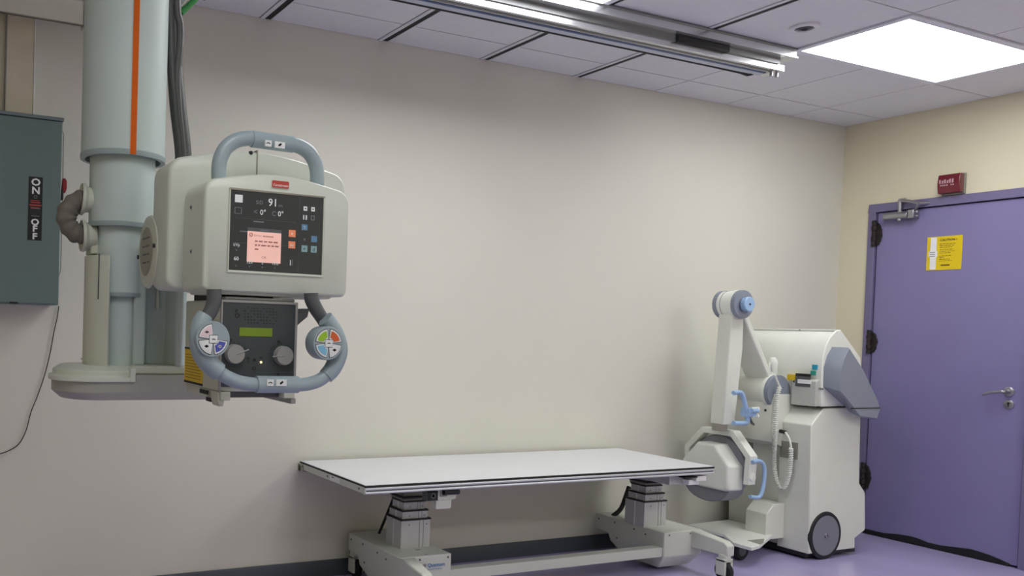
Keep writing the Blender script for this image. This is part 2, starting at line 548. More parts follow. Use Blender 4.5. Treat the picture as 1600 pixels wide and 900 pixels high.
# ================================================================== LEFT WALL FITTINGS
hd = MB(DUCT_M)
hz0, hz1, hx1_ = A(131, 41, y=-.16).z, A(131, 3, y=-.16).z, A(131, 20, y=-.16).x
hd.box(XL + .001, hx1_, -.16, -.148, hz0, hz1, DUCT_M)
hd.box(XL + .001, hx1_, -.16, -.001, hz1 - .012, hz1, DUCT_M)
hd.box(XL + .001, hx1_, -.164, -.158, hz0 - .003, hz0 + .005, OLIVE)
hd.box(hx1_, hx1_ + .004, -.164, -.10, hz0 - .003, hz1, OLIVE)
tag(hd.build('cable_duct', bevel=.002), 'long grey metal cable duct running sideways high on the wall', 'cable duct')
zt_box = A(98, 186, y=-.2).z + .006
DTOP = hz1 - .013
vd = MB(DUCT)
vd.box(-5.515, -5.402, -.04, -.001, zt_box, DTOP, DUCT)
vd.box(-5.520, -5.513, -.044, -.001, zt_box, DTOP, BROWNGREY)
vd.box(-5.66, -5.512, -.03, -.001, zt_box, DTOP, DUCT)
vd.box(-5.4022, -5.397, -.043, -.001, zt_box, DTOP, WHITE)  # white strip stands in for the highlight along the right edge
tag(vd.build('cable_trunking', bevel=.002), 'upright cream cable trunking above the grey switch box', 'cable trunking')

# switch box
yb = -.2
a0, a1, a2 = A(98, 186, y=yb), A(93, 476, y=yb), A(0, 475, y=yb)
xr = (a0.x + a1.x) / 2
zb, zt = (a1.z + a2.z) / 2, a0.z
r = thing('switch_box', 'grey blue electrical switch box with an ON OFF label', 'switch box', (xr - .22, 0, zb))
MB(BOXBLUE).box(xr - .45, xr, yb + .012, -.001, zb, zt).build('body', r, bevel=.004)
dr = MB(BOXBLUE)
dr.box(xr - .45, xr - .003, yb, yb + .012, zb + .004, zt - .012)
dr.box(xr - .2, xr - .165, yb - .006, yb, zb, zb + .008, BLACK)
dr.build('door', r, bevel=.004)
MB(BOXEDGE).box(xr - .455, xr + .003, yb - .006, yb + .03, zt - .010, zt + .004).build('top_lip', r, bevel=.002)
lb = MB(BLACK)
p0, p1 = A(43, 375, y=yb), A(67, 277.5, y=yb)
lx0, lx1, lz0, lz1 = p0.x, p1.x, p0.z, p1.z
yl = yb - .0015
lb.box(lx0, lx1, yl, yb, lz0, lz1, BLACK)
cx = (lx0 + lx1) / 2
L = lz1 - lz0


def lab(s_, fz, hgt, m_, sx=1.0, bold=.02):
    lb.text(s_, (cx, yl - .0006, lz0 + L * fz), X, Z, hgt, m_, 'CENTER', bold, sx)


lab('O', .865, L * .155, WHITE, 1.15, .03)
lab('N', .735, L * .155, WHITE, 1.1, .03)
lab('O', .245, L * .135, WHITE, 1.15, .03)
lab('F', .14, L * .135, WHITE, 1.25, .03)
lab('F', .02, L * .135, WHITE, 1.25, .03)
lb.lathe([(.0065, 0), (.0065, .0006), (.005, .0006), (.005, 0)], (cx, yl, lz0 + L * .685), (0, -1, 0), n=20, m=GREYTXT, caps=False)
lb.box(lx0 + .004, lx1 - .004, yl - .0006, yl, lz0 + L * .545, lz0 + L * .565, RED)
for k, fz in enumerate((.60, .625, .59, .515, .50, .38)):
    lb.box(lx0 + .008 + .002 * (k % 3), lx1 - .008 - .003 * (k % 2), yl - .0006, yl, lz0 + L * fz, lz0 + L * (fz + .008), RED if k < 4 else GREYTXT)
lb.box(lx0 + .006, lx1 - .006, yl - .0006, yl, lz0 + L * .40, lz0 + L * .49, DARKTXT)
lb.build('label', r, label='black ON OFF label')
hd = MB(DARKRED)
h0, h1 = A(101, 302, y=-.16), A(103, 279, y=-.16)
hd.prism([(xr + .004, h0.z), (xr + .02, h0.z), (xr + .026, h0.z + .02), (xr + .026, h1.z - .012), (xr + .018, h1.z), (xr + .008, h1.z - .003)], 'y', -.175, -.15)
hd.box(xr, xr + .012, -.18, -.145, h0.z - .03, h0.z + .012, BLACK)
hd.build('lever', r, bevel=.003, label='dark red lever')
wr = MB(GREYTXT)
wr.tube([(xr + .003, -.14, zt - .03), (xr + .012, -.14, zt - .05), (xr + .014, -.14, zb + .4), (xr + .013, -.14, zb + .15), (xr + .004, -.14, zb + .12)], .0022, n=8)
wr.build('seal_wire', r)

cw = MB(DARKTXT)
pp = [(92, 478), (89, 498), (84, 520), (79, 548), (70, 585), (58, 620), (48, 645), (41, 672), (30, 693), (14, 704), (-6, 711), (-40, 722), (-70, 745), (-85, 790), (-95, 850), (-105, 905)]
cw.tube([A(x, y, y=-.012) for x, y in pp], .0022, n=8, smooth=4)
tag(cw.build('loose_wire'), 'thin dark wire hanging down the wall below the switch box', 'wire')

# ================================================================== CEILING X-RAY CRANE
CX, CY = A(193.5, 200, y=-1.3).x, -1.3
K = 1 / 502.0        # metres per photo pixel at the column
cr = thing('xray_crane', 'ceiling hung x-ray tube crane with telescopic column and touch screen', 'x-ray crane', (CX, CY, H))
R1, R2, R3, R4 = .1235, .0965, .0755, .0565
z1 = A(193, 240, y=CY - R1).z
z2 = A(189, 352, y=CY - R2).z
z3 = A(188, 463, y=CY - R3).z
zb = A(187, 571, y=CY - R4).z


def section(r_, zlo, zhi, rim=.016):
    s_ = MB(GREYBLUE)
    s_.lathe([(r_ - .012, zlo), (r_ + .001, zlo), (r_ + .002, zlo + .004), (r_ + .002, zlo + rim), (r_, zlo + rim + .002)], (CX, CY, 0), n=64, m=GREYBLUE_D, caps=False)
    s_.lathe([(r_, zlo + rim + .002), (r_, zhi)], (CX, CY, 0), n=64, m=GREYBLUE, caps=False)
    s_.lathe([(r_ - .012, zlo), (r_ - .012, zhi)], (CX, CY, 0), n=64, m=GREYBLUE_D, caps=False)
    return s_.build('column_section', cr)


sec1 = section(R1, z1, H - .06, .014)
section(R2, z2, z1 + .1, .012)
section(R3, z3, z2 + .1, .010)
section(R4, zb - .01, z3 + .1, .002)
dot = MB(DARKTXT)
pd = A(168.5, 409, y=CY - R3 * .9)
dd = Vector((pd.x - CX, pd.y - CY, 0)).normalized()
dot.cyl(Vector((CX, CY, pd.z)) + dd * (R3 - .002), Vector((CX, CY, pd.z)) + dd * (R3 + .002), .0045, n=12)
dot.build('screw', cr)
sp = MB(ORANGE)
th0, hw = -PI / 2, .0085 / R1
n = 8
vs, fs = [], []
for i in range(n + 1):
    t = th0 - hw + 2 * hw * i / n
    for zz in (z1 + .001, H - .06):
        vs.append((CX + (R1 + .0025) * math.cos(t), CY + (R1 + .0025) * math.sin(t), zz))
for i in range(n):
    fs.append((2 * i, 2 * i + 2, 2 * i + 3, 2 * i + 1))
sp.add(vs, fs)
sp.build('stripe', sec1, label='orange vertical stripe')
ca = MB(GREYBLUE_D)
ca.box(CX - .3, CX + .3, CY - .3, CY + .3, H - .065, H - .001)
ca.build('carriage', cr, bevel=.01)

# base casting
YB = CY - .125
bx0 = A(79, 585, y=CY).x
zlow = A(195, 626, y=YB).z
zbead0, zbead1 = A(205, 597, y=YB).z, A(205, 589, y=YB).z
ztop = zb


def plan(x0, x1, yf, yr, c_=.11):
    p = [(x1, yr), (x1, yf), (x0 + c_, yf)]
    m_ = (yf + yr) / 2
    hh = (yr - yf) / 2
    for i in range(1, 12):
        t = -PI / 2 - PI * i / 12
        p.append((x0 + c_ + c_ * math.cos(t), m_ + hh * math.sin(t)))
    p.append((x0 + c_, yr))
    return p


bxr = A(292, 600, y=YB).x + .12
bs = MB(CASTING)
for_rings = []
P0, P1 = plan(bx0 + .004, bxr, YB, CY + .13), plan(bx0 + .03, bxr, YB + .012, CY + .12, .10)
bs.loft([[(x, y, zlow) for x, y in P1], [(x, y, zlow + .022) for x, y in P0], [(x, y, zbead0 + .002) for x, y in P0]])
bs.box(A(212, 600, y=YB).x, bxr, YB, CY + .13, zbead0, A(240, 586, y=YB).z)
bs.cyl((A(197, 627, y=YB).x, CY - .05, zlow - .004), (A(197, 627, y=YB).x, CY - .05, zlow + .004), .006, n=12)
bs.build('base_arm', cr, bevel=.004)
cxr = A(211, 580, y=YB).x
cv = MB(CRANE_W)
Pb = plan(bx0 - .006, cxr, YB - .008, CY + .13, .115)
Pc = plan(bx0 + .006, cxr, YB + .004, CY + .125, .108)
Pd = plan(bx0 + .03, cxr, YB + .030, CY + .115, .09)
cv.loft([[(x, y, zbead0) for x, y in Pb], [(x, y, zbead1) for x, y in Pb], [(x, y, zbead1 + .001) for x, y in Pc], [(x, y, ztop - .014) for x, y in Pc], [(x, y, ztop) for x, y in Pd]])
cv.box(cxr - .016, cxr, YB - .01, YB + .03, zbead0, ztop - .004)
cvs = []
for (px, py) in ((140, 567), (128, 561)):
    q = A(px, py, z=ztop)
    cvs.append(q)
cv = cv.build('base_cover', cr, bevel=.004, seg=3)
for q in cvs:
    MB(STEEL).cyl((q.x, q.y, ztop - .001), (q.x, q.y, ztop + .003), .004, n=10).build('cover_screw', cv)
# step and ledge on the right, under the tube head
lg = MB(CRANE)
lx0, lx1 = A(213, 570, y=YB).x, A(288, 570, y=YB).x
lg.box(lx0 - .01, lx1 + .06, YB + .012, CY + .12, A(240, 586, y=YB).z, A(250, 572, y=YB).z)
lg.build('ledge', cr, bevel=.006)
# shroud behind the column: C-shaped in plan, open to the front
zs = A(140, 400, y=CY).z
sh = MB(CRANE)
ro, ri = .105, .09
outer, inner = [], []
for i in range(13):
    t = math.radians(240 - 150 * i / 12)
    outer.append((CX + ro * math.cos(t), CY + ro * math.sin(t)))
    inner.append((CX + ri * math.cos(t), CY + ri * math.sin(t)))
sh.prism(outer + inner[::-1], 'z', ztop - .02, zs)
fl = []
for i in range(7):
    t = PI / 2 * i / 6
    fl.append((CX - ro - .03 + .031 * math.sin(t) , ztop - .002 + .031 * (1 - math.cos(t))))
sh.build('shroud', cr, bevel=.003)
sl = MB(DGREY)
q0, q1 = A(147, 398, y=CY - .02), A(147, 468, y=CY - .02)
sl.box(CX - ro * .76, CX - ro * .73, CY - ro * .69, CY - ro * .65, q1.z, q0.z)
sl.build('slot', cr, label='dark slot in the shroud')
# support post carrying the tube head, hollow towards the front
po = MB(GREYBLUE)
px0, px1 = A(214, 500, y=CY - .10).x, A(298, 500, y=CY - .12).x
zt_ = 1.53
yb_ = CY + .11
poly = [(px0, CY - .06), (px0, yb_), (px1 - .02, yb_), (px1 - .005, yb_ - .02), (px1, CY - .07), (px1 - .008, CY - .105), (px1 - .026, CY - .118), (px1 - .040, CY - .105),
        (px1 - .05, CY - .02), (px0 + .045, CY - .01), (px0 + .036, CY - .06)]
po.prism(poly, 'z', A(250, 572, y=YB).z - .002, zt_)
po.build('support_post', cr, bevel=.006, seg=3)
cs = MB(CRANE_W)
qa, qb = A(246, 452, y=CY - .02), A(246, 484, y=CY - .02)
cs.tube([(qa.x, CY - .025, qa.z + .05), (qa.x, CY - .025, qb.z)], .005, n=8)
cs.build('pull_rod', cr)
# corrugated hose on the left
ho = MB(HOSE)
yh = CY
hp_ = [(137, 316), (127, 313), (117, 316), (108, 326), (104, 339), (107, 352), (116, 362), (127, 366), (136, 369)]
hp_ = [A(x, y, y=yh) for x, y in hp_]
sm = MB()
pts = []
for i in range(len(hp_) - 1):
    q0, q1, q2, q3 = hp_[max(i - 1, 0)], hp_[i], hp_[i + 1], hp_[min(i + 2, len(hp_) - 1)]
    for k in range(6):
        t = k / 6
        pts.append(0.5 * ((2 * q1) + (q2 - q0) * t + (2 * q0 - 5 * q1 + 4 * q2 - q3) * t * t + (3 * q1 - q0 - 3 * q2 + q3) * t ** 3))
pts.append(hp_[-1])
rr = [.0285 + .0022 * math.sin(i * 1.05) + .0015 * math.sin(i * .37) for i in range(len(pts))]
ho.tube(pts, rr, n=22)
ho.build('hose', cr, label='grey brown corrugated hose')
for (px, py, px2) in ((138, 312, 125), (138, 369, 126)):
    fz = A(px, py, y=yh)
    fl = MB(CRANE)
    xa = A(px2 + 7, py, y=yh).x
    fl.lathe([(.028, 0), (.046, -.012), (.048, -.004), (.038, .006), (.034, .03)], (xa, yh, fz.z), (1, -.0, -.06 if py < 340 else .02), n=32)
    fl.build('hose_flange', cr)
lk = MB(CRANE)
la, lb_ = A(140, 385, y=yh), A(160, 360, y=yh)
lk.box(la.x, CX, yh - .02, yh + .06, A(150, 398, y=yh).z, A(150, 357, y=yh).z)
lk.build('hose_bracket', cr, bevel=.004)
# cable bundle right of the column
sv = MB(SLEEVE)
ys = CY + .02
top = H - .03
p = [(273, -10), (273, 40), (273, 90), (275, 130), (279, 175), (285, 225), (287, 260)]
q = [A(x, y, y=ys) for x, y in p]
sv.tube([(q[0].x + .002, ys, top)] + q + [(q[-1].x + .01, ys - .02, 1.50)], [.021, .021, .022, .024, .025, .026, .026, .026, .026], n=20, smooth=5)
p = [(266, -10), (267, 60), (269, 110), (274, 160), (281, 225), (283, 260)]
q = [A(x, y, y=ys - .012) for x, y in p]
sv.tube([(q[0].x + .002, ys - .012, top)] + q + [(q[-1].x + .01, ys - .03, 1.50)], .014, n=16, smooth=5)
p = [(276, -10), (281, 40), (280, 80), (276, 120), (279, 170), (285, 225), (287, 260)]
q = [A(x, y, y=ys - .018) for x, y in p]
sv.tube([(q[0].x + .002, ys - .018, top)] + q + [(q[-1].x + .015, ys - .03, 1.50)], [.012, .012, .013, .013, .013, .012, .011, .011, .011], n=14, smooth=5)
sv.build('cable_sleeve', cr, label='dark grey cable sleeve')
gc = MB(GREEN)
q = [A(x, y, y=ys + .05) for x, y in ((283, 20), (296, 8), (309, -5), (330, -25))]
gc.tube(q + [(q[-1].x + .05, ys + .05, H - .002)], .0095, n=10, smooth=4)
q = [A(x, y, y=ys + .05) for x, y in ((283, 10), (290, 2), (300, -8), (320, -28))]
gc.tube(q + [(q[-1].x + .05, ys + .05, H - .002)], .004, n=8, smooth=4, m=CRANE_W)
gc.build('earth_cable', cr, label='green cable')

# ---- tube head
yf, yr, yk = -1.9, -1.737, -1.568
xl = A(318, 380, y=yf).x
xrr = A(545, 380, y=yf).x
# rear housing
hx0, hx1 = A(262, 350, y=yr).x, A(540, 330, y=yr).x
zbt = A(270, 452, y=yr).z
ztl = A(275, 238, y=yr).z
zmid = A(400, 236, y=yr).z
zrt = A(520, 264, y=yr).z


def arch(x0, x1, zb0, zl, zm, rc, rb=.03):
    pts = []
    for cx_, cz_, a_ in ((x0 + rb, zb0 + rb, 180), (x1 - rb, zb0 + rb, 270)):
        for i in range(6):
            t = math.radians(a_ + 90 * i / 5)
            pts.append((cx_ + rb * math.cos(t), cz_ + rb * math.sin(t)))
    for i in range(6):
        t = math.radians(0 + 80 * i / 5)
        pts.append((x1 - rc + rc * math.cos(t), zl - rc + rc * math.sin(t)))
    for i in range(1, 8):
        s_ = i / 8
        pts.append((x1 - rc - (x1 - x0 - 2 * rc) * s_, zl + (zm - zl) * math.sin(PI * s_)))
    for i in range(6):
        t = math.radians(100 + 80 * i / 5)
        pts.append((x0 + rc + rc * math.cos(t), zl - rc + rc * math.sin(t)))
    return pts


rh = MB(CRANE_W)
o2 = arch(hx0, hx1, zbt, ztl - .006, zmid, .045)
ccx, ccz = (hx0 + hx1) / 2, (zbt + zmid) / 2


def sc(poly_, k_):
    return [(ccx + (x - ccx) * (1 - k_ * .9), ccz + (z - ccz) * (1 - k_)) for x, z in poly_]


rh.loft([[(x, yk, z) for x, z in sc(o2, .10)], [(x, yk - .02, z) for x, z in sc(o2, .01)], [(x, yk - .03, z) for x, z in o2], [(x, yr + .014, z) for x, z in o2], [(x, yr + .004, z) for x, z in sc(o2, .014)], [(x, yr, z) for x, z in sc(o2, .04)]])
rh = rh.build('tube_housing', cr, smooth=50)
sm = MB(OLIVE)
xs = A(402, 240, y=yr).x
sm.box(xs - .002, xs + .002, yr - .001, yk - .02, zmid - .12, zmid + .0025)
sm.cyl((xs - .018, yr - .002, zmid - .006), (xs - .018, yr + .01, zmid - .006), .005, n=10, m=DARKTXT)
sm.build('seam', rh)
# pivot disc on its left end
dc = A(229, 392, x=hx0 - .012)
pv = MB(OLIVE)
dy = -1.555
dz = dc.z
pv.lathe([(.098, .0), (.1, -.001), (.096, -.007), (.08, -.0105), (.064, -.0105)], (hx0 + .004, dy, dz), (1, 0, 0), n=44, m=CRANE)
pv.lathe([(.066, -.011), (.062, -.012), (.001, -.012)], (hx0 + .004, dy, dz), (1, 0, 0), n=36, m=OLIVE)
for i in range(4):
    for k in range(3):
        yy = dy - .028 + .024 * k + random.uniform(-.006, .006)
        zz = dz + .036 - .022 * i
        pv.box(hx0 - .0095, hx0 - .007, yy - random.uniform(.005, .011), yy + .009, zz - .002, zz + .002, DGREY)
for sy in (-1, 1):
    pv.cyl((hx0 - .002, dy + sy * .082, dz - .01 * sy), (hx0 - .010, dy + sy * .082, dz - .01 * sy), .006, m=DARKTXT, n=10)
pv.build('pivot_disc', cr, label='round end cap with a worn label')
tr = MB(CRANE)
tr.cyl((-5.2, yk - .002, 1.47), (-5.2, CY - .05, 1.47), .05)
tr.build('trunnion', cr)

# console with touch screen
zc0, zcl, zcm = A(420, 459, y=yf).z, A(335, 270, y=yf).z, A(425, 272, y=yf).z
zcl = A(332, 272, y=yf).z
zcm = A(420, 272, y=yf).z + .002
con = MB(CRANE_W)
o3 = arch(xl, xrr, zc0, zcl - .006, zcm, .036, .014)
ccx, ccz = (xl + xrr) / 2, (zc0 + zcm) / 2
con.loft([[(x, yr - .0005, z) for x, z in sc(o3, .05)], [(x, yr - .006, z) for x, z in sc(o3, .05)], [(x, yr - .0062, z) for x, z in o3], [(x, yf + .013, z) for x, z in o3], [(x, yf + .004, z) for x, z in sc(o3, .012)], [(x, yf, z) for x, z in sc(o3, .036)]])
con = con.build('control_console', cr, smooth=50)
lo = MB(CRANE)
lo.box(A(318, 455, y=yf).x + .012, A(522, 465, y=yf).x, yf + .012, yr - .01, zc0 - .006, zc0 + .02)
lo.build('bottom_pan', con, bevel=.006)
for py in (324, 393):
    q = A(299, py, x=xl)
    sc_ = MB(STEEL)
    sc_.lathe([(.006, 0), (.006, .002), (.003, .002), (.003, .0005)], (xl + .0005, q.y, q.z), (-1, 0, 0), n=14, m=STEEL)
    sc_.cyl((xl - .001, q.y, q.z), (xl - .0028, q.y, q.z), .0028, m=DARKTXT, n=10)
    sc_.build('side_screw', con)
bd = MB(RED)
b0, b1 = A(424.5, 292, y=yf), A(451, 284.5, y=yf)
bd.prism(rrect(b0.x - .002, b1.x + .002, b0.z - .003, b1.z + .002, .004, 3), 'y', yf - .0015, yf, CRANE_W)
bd.prism(rrect(b0.x, b1.x, b0.z - .001, b1.z, .003, 3), 'y', yf - .003, yf, RED)
bd.text('Carestream', ((b0.x + b1.x) / 2, yf - .0034, b0.z + .0025), X, Z, .0085, WHITE, 'CENTER', .01)
bd.build('badge', con, label='small red brand badge')
# bezel and screen
s0, s1, s2, s3 = A(360, 293.5, y=yf), A(506, 311.5, y=yf), A(501, 431, y=yf), A(357.5, 420.5, y=yf)
sx0, sx1 = (s0.x + s3.x) / 2, (s1.x + s2.x) / 2
sz0, sz1 = (s2.z + s3.z) / 2, (s0.z + s1.z) / 2
bz = MB(CRANE_W)  # pale bottom bar and dark top bar put the recess shading into colour
t_ = .004
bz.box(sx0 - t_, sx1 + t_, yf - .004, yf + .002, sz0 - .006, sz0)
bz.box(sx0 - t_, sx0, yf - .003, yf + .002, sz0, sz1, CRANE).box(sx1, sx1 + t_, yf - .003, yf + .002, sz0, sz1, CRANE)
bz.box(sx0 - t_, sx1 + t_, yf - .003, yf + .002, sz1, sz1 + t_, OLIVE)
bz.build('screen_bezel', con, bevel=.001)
sw, shh = sx1 - sx0, sz1 - sz0
sn = MB(SCREEN)
yS = yf - .0005
sn.box(sx0, sx1, yS, yf + .001, sz0, sz1, SCREEN)


def S(u_, v_):
    return (sx0 + sw * u_, yS - .0006, sz1 - shh * v_)


def srect(u0, v0, u1, v1, m_, lift=.0006):
    p_ = S(u0, v1)
    sn.quad((p_[0], yS - lift, p_[2]), (sw * (u1 - u0), 0, 0), (0, 0, shh * (v1 - v0)), m_)


def stext(s_, u_, v_, h_, m_, al='CENTER', bold=0, lift=.0009):
    p_ = S(u_, v_)
    sn.text(s_, (p_[0], yS - lift, p_[2]), X, Z, h_, m_, al, bold)


def frame_(u0, v0, u1, v1, m_, t=.006):
    srect(u0, v0, u1, v0 + t, m_); srect(u0, v1 - t, u1, v1, m_); srect(u0, v0, u0 + t * .8, v1, m_); srect(u1 - t * .8, v0, u1, v1, m_)


srect(.045, .06, .125, .155, WHITE_E)
frame_(.045, .215, .12, .30, DIM_E, .008)
stext('SID', .30, .155, .013, DIM_E)
stext('91', .435, .165, .026, WHITE_E, bold=.01)
stext('cm', .525, .165, .010, DIM_E)
stext('0\u00b0', .34, .285, .018, WHITE_E, bold=.01)
stext('<', .26, .285, .018, DIM_E)
stext('0\u00b0', .53, .285, .018, WHITE_E, bold=.01)
stext('C', .455, .285, .016, DIM_E)
for i in range(7):
    srect(.245 + .016 * i, .368, .258 + .016 * i, .382, DIM_E)
for i in range(5):
    srect(.105 + .016 * i, .505, .118 + .016 * i, .516, DIM_E)
for v_ in (.345, .655):
    srect(.05, v_, .70, v_ + .003, DGREY)
srect(.735, .02, .738, .98, DGREY)
for (u_, v_) in ((.80, .13), (.885, .13)):
    srect(u_ - .02, v_, u_ + .02, v_ + .055, WHITE_E)
    srect(u_ - .009, v_ + .02, u_ + .009, v_ + .035, SCREEN, .0009)
srect(.778, .24, .79, .30, WHITE_E); srect(.805, .24, .82, .30, WHITE_E)
frame_(.865, .24, .905, .30, DIM_E, .008)
srect(.765, .36, .83, .435, BLUE_E); stext('T', .797, .42, .010, WHITE_E)
srect(.625, .445, .70, .535, ORANGE_E); stext('x', .66, .51, .013, WHITE_E, bold=.01)
srect(.625, .59, .70, .68, ORANGE_E); stext('H', .66, .665, .013, WHITE_E)
stext('v', .80, .575, .015, DIM_E)
srect(.875, .50, .94, .58, BLUE_E)
srect(.77, .63, .835, .715, TEAL_E); stext('+', .80, .70, .014, SCREEN, bold=.01)
srect(.875, .63, .94, .715, TEAL_E); stext('d', .905, .70, .013, SCREEN, bold=.01)
# message dialog
srect(.185, .455, .545, .50, DGREY)
srect(.185, .50, .545, .885, PINK_E)
for i in range(5):
    srect(.32 + .018 * i, .472, .333 + .018 * i, .486, DIM_E, .0009)
p_ = S(.222, .545)
sn.lathe([(.005, 0), (.005, .0003), (.0028, .0003), (.0028, 0)], (p_[0], yS - .0007, p_[2]), (0, -1, 0), n=16, m=PINKTXT, caps=False)
stext('Error:', .255, .562, .0085, PINKTXT, 'LEFT', lift=.0009)
random.seed(3)
for j, v_ in enumerate((.545,)):
    u_ = .35
    while u_ < .46:
        srect(u_, v_, u_ + .012, v_ + .016, PINKTXT, .0009); u_ += .016
for j, v_ in enumerate((.612, .662, .712)):
    u_ = .265
    end = (.52, .52, .315)[j]
    while u_ < end:
        wl = random.uniform(.02, .06)
        srect(u_, v_, min(end, u_ + wl), v_ + .018, PINKTXT, .0009)
        u_ += wl + .012
stext('OK', .365, .835, .009, PINKTXT)
stext('kVp', .075, .70, .011, WHITE_E)
stext('60', .075, .875, .013, WHITE_E, bold=.01)
for u_ in (.075, .215, .35, .485):
    stext('v', u_, .955, .009, DIM_E)
stext('v', .075, .76, .009, DIM_E)
stext('320', .215, .905, .011, WHITE_E); stext('2', .35, .905, .011, WHITE_E); stext('10.0', .485, .905, .011, WHITE_E)
srect(.648, .83, .656, .90, WHITE_E); srect(.668, .82, .673, .90, DIM_E)
sn.build('screen', con, label='dark touch screen showing a pink error box')

# top handle
yh = -1.855
RT = .0185


def hpts(l, y_):
    return [A(a_, b_, y=y_) for a_, b_ in l]


th = MB(HANDLE)
l1 = hpts([(342, 285), (342, 262), (345, 246), (353, 231), (367, 220.5), (384, 216.5), (400, 217)], yh)
th.tube(l1, RT, n=22, smooth=4)
l2 = hpts([(452, 225), (468, 229), (482, 238), (491, 252), (495, 268), (495.5, 290)], yh)
th.tube(l2, RT, n=22, smooth=4)
g0, g1 = A(393, 217, y=yh), A(458, 226, y=yh)
th.tube([g0, g1], RT + .0022, n=22)
th = th.build('top_handle', cr, bevel=.001)


def grip_buttons(g0_, g1_, px_a, px_b, y_, parent, up=.3):
    d_ = (g1_ - g0_).normalized()
    n_ = Vector((0, -1, 0))
    v_ = d_.cross(Vector((0, 1, 0))).normalized()
    if v_.z < 0:
        v_ = -v_
    for (pa, wd, kind) in ((px_a, .017, 0), (px_b, .027, 1)):
        c_ = A(pa[0], pa[1], y=y_ - RT - .002)
        b_ = MB(BT_WHITE)
        hh_ = .0075
        o_ = c_ - d_ * wd / 2 - v_ * hh_
        ring_ = [o_, o_ + d_ * wd, o_ + d_ * wd + v_ * 2 * hh_, o_ + v_ * 2 * hh_]
        b_.loft([[q_ - n_ * .006 for q_ in ring_], [q_ + n_ * .002 for q_ in ring_]], BT_WHITE)
        if kind == 0:
            b_.tube([c_ + n_ * .0022 - d_ * .005 - v_ * .001, c_ + n_ * .0022 + v_ * .0015, c_ + n_ * .0022 + d_ * .005 - v_ * .001], .0012, n=6, m=DARKTXT)
        else:
            for sx_, sv_ in ((-.002, -.0015), (.002, .0015), (0, 0)):
                q_ = c_ + n_ * .0024 + d_ * sx_ + v_ * sv_
                b_.cyl(q_, q_ - n_ * .001, .0026, n=10, m=DARKTXT)
        b_.build('button', parent, label='white push button')


grip_buttons(g0, g1, (419, 224), (437, 226.5), yh, th)

# collimator below the console
cy0 = -1.885
kx0, kx1 = A(344, 530, y=cy0).x, A(463, 530, y=cy0).x
kz1, kz0 = A(400, 470, y=cy0).z, A(400, 612, y=cy0).z
co = MB(CRANE)
co.box(kx0, kx1, cy0 + .004, -1.60, kz0, kz1, CRANE)
co.box(kx0 + .01, kx1 - .005, cy0 + .002, cy0 + .06, kz1, kz1 + .008, KNOB)
co = co.build('collimator', cr, bevel=.004)
fp = MB(PANELG)
fp.box(kx0 + .004, kx1 - .006, cy0 - .002, cy0 + .004, kz0 + .012, kz1 - .006, PANELG)
fp.box(kx0, kx1, cy0 - .004, cy0 + .004, kz1 - .006, kz1, KNOB).box(kx1 - .006, kx1, cy0 - .004, cy0 + .004, kz0, kz1 - .006, KNOB)
fp.box(kx0, kx0 + .004, cy0 - .003, cy0 + .004, kz0, kz1 - .006, KNOB)


def F(px, py):
    return A(px, py, y=cy0 - .003)


p0, p1 = F(374, 525), F(425.5, 513)
fp.box(p0.x, p1.x, cy0 - .0035, cy0, p0.z, p1.z, LCD)
for i in range(11):
    for j in range(6):
        q = F(383 + 4.9 * i, 481 + 4.6 * j + .2 * i)
        if (i * 7 + j * 3) % 5:
            fp.box(q.x - .0022, q.x + .0022, cy0 - .0026, cy0 - .001, q.z - .0012, q.z + .0012, DARKTXT)
for (px, py, rr_, m_) in ((370, 485, .003, DARKTXT), (371, 493, .006, DARKTXT), (388, 560, .003, DARKTXT), (398, 562, .003, DARKTXT), (397.5, 576, .005, DARKTXT), (408, 566, .0028, LEDM),
                          (388, 565, .002, DARKTXT), (408, 559, .003, DARKTXT), (361, 531, .003, DARKTXT), (436, 534, .004, DARKTXT), (360, 585, .003, DARKTXT), (434.5, 585, .003, DARKTXT)):
    q = F(px, py)
    if rr_ > .0045:
        fp.lathe([(rr_, 0), (rr_, .0012), (rr_ - .0015, .0012), (rr_ - .0015, 0)], (q.x, cy0 - .002, q.z), (0, -1, 0), n=18, m=m_, caps=False)
    else:
        fp.cyl((q.x, cy0 - .001, q.z), (q.x, cy0 - .0035, q.z), rr_, n=10, m=m_)
for (cx_, cy_) in ((366, 553), (440, 555)):
    for k in range(7):
        t = math.radians(30 + 20 * k) if cx_ < 400 else math.radians(90 + 20 * k)
        q = F(cx_ + 19 * math.cos(t), cy_ - 18 * math.sin(t))
        fp.cyl((q.x, cy0 - .001, q.z), (q.x, cy0 - .003, q.z), .0016, n=6, m=DARKTXT)
fp.build('front_panel', co, label='dark grey panel with a green display')
for (px, py, ang) in ((365, 553, 20), (441, 555.5, 184)):
    q = F(px, py)
    kn = MB(KNOB)
    kn.lathe([(.024, 0), (.0235, .016), (.022, .02), (.001, .02)], (q.x, cy0 - .002, q.z), (0, -1, 0), n=36)
    t = math.radians(ang)
    d_ = Vector((math.cos(t), 0, math.sin(t)))
    kn.tube([Vector((q.x, cy0 - .022, q.z)), Vector((q.x, cy0 - .022, q.z)) + d_ * .034], .0016, n=8)
    kn.build('knob', co)
yl_ = MB(YELLOW2)
xs_ = kx0 - .001
p0, p1 = A(289, 545, x=xs_), A(316, 607, x=xs_)
ya, yb2 = p0.y, A(316, 600, x=xs_).y
za, zb2 = A(300, 546, x=xs_).z, A(300, 596, x=xs_).z
yl_.box(xs_, xs_ + .002, ya, yb2, zb2, za, YELLOW2)
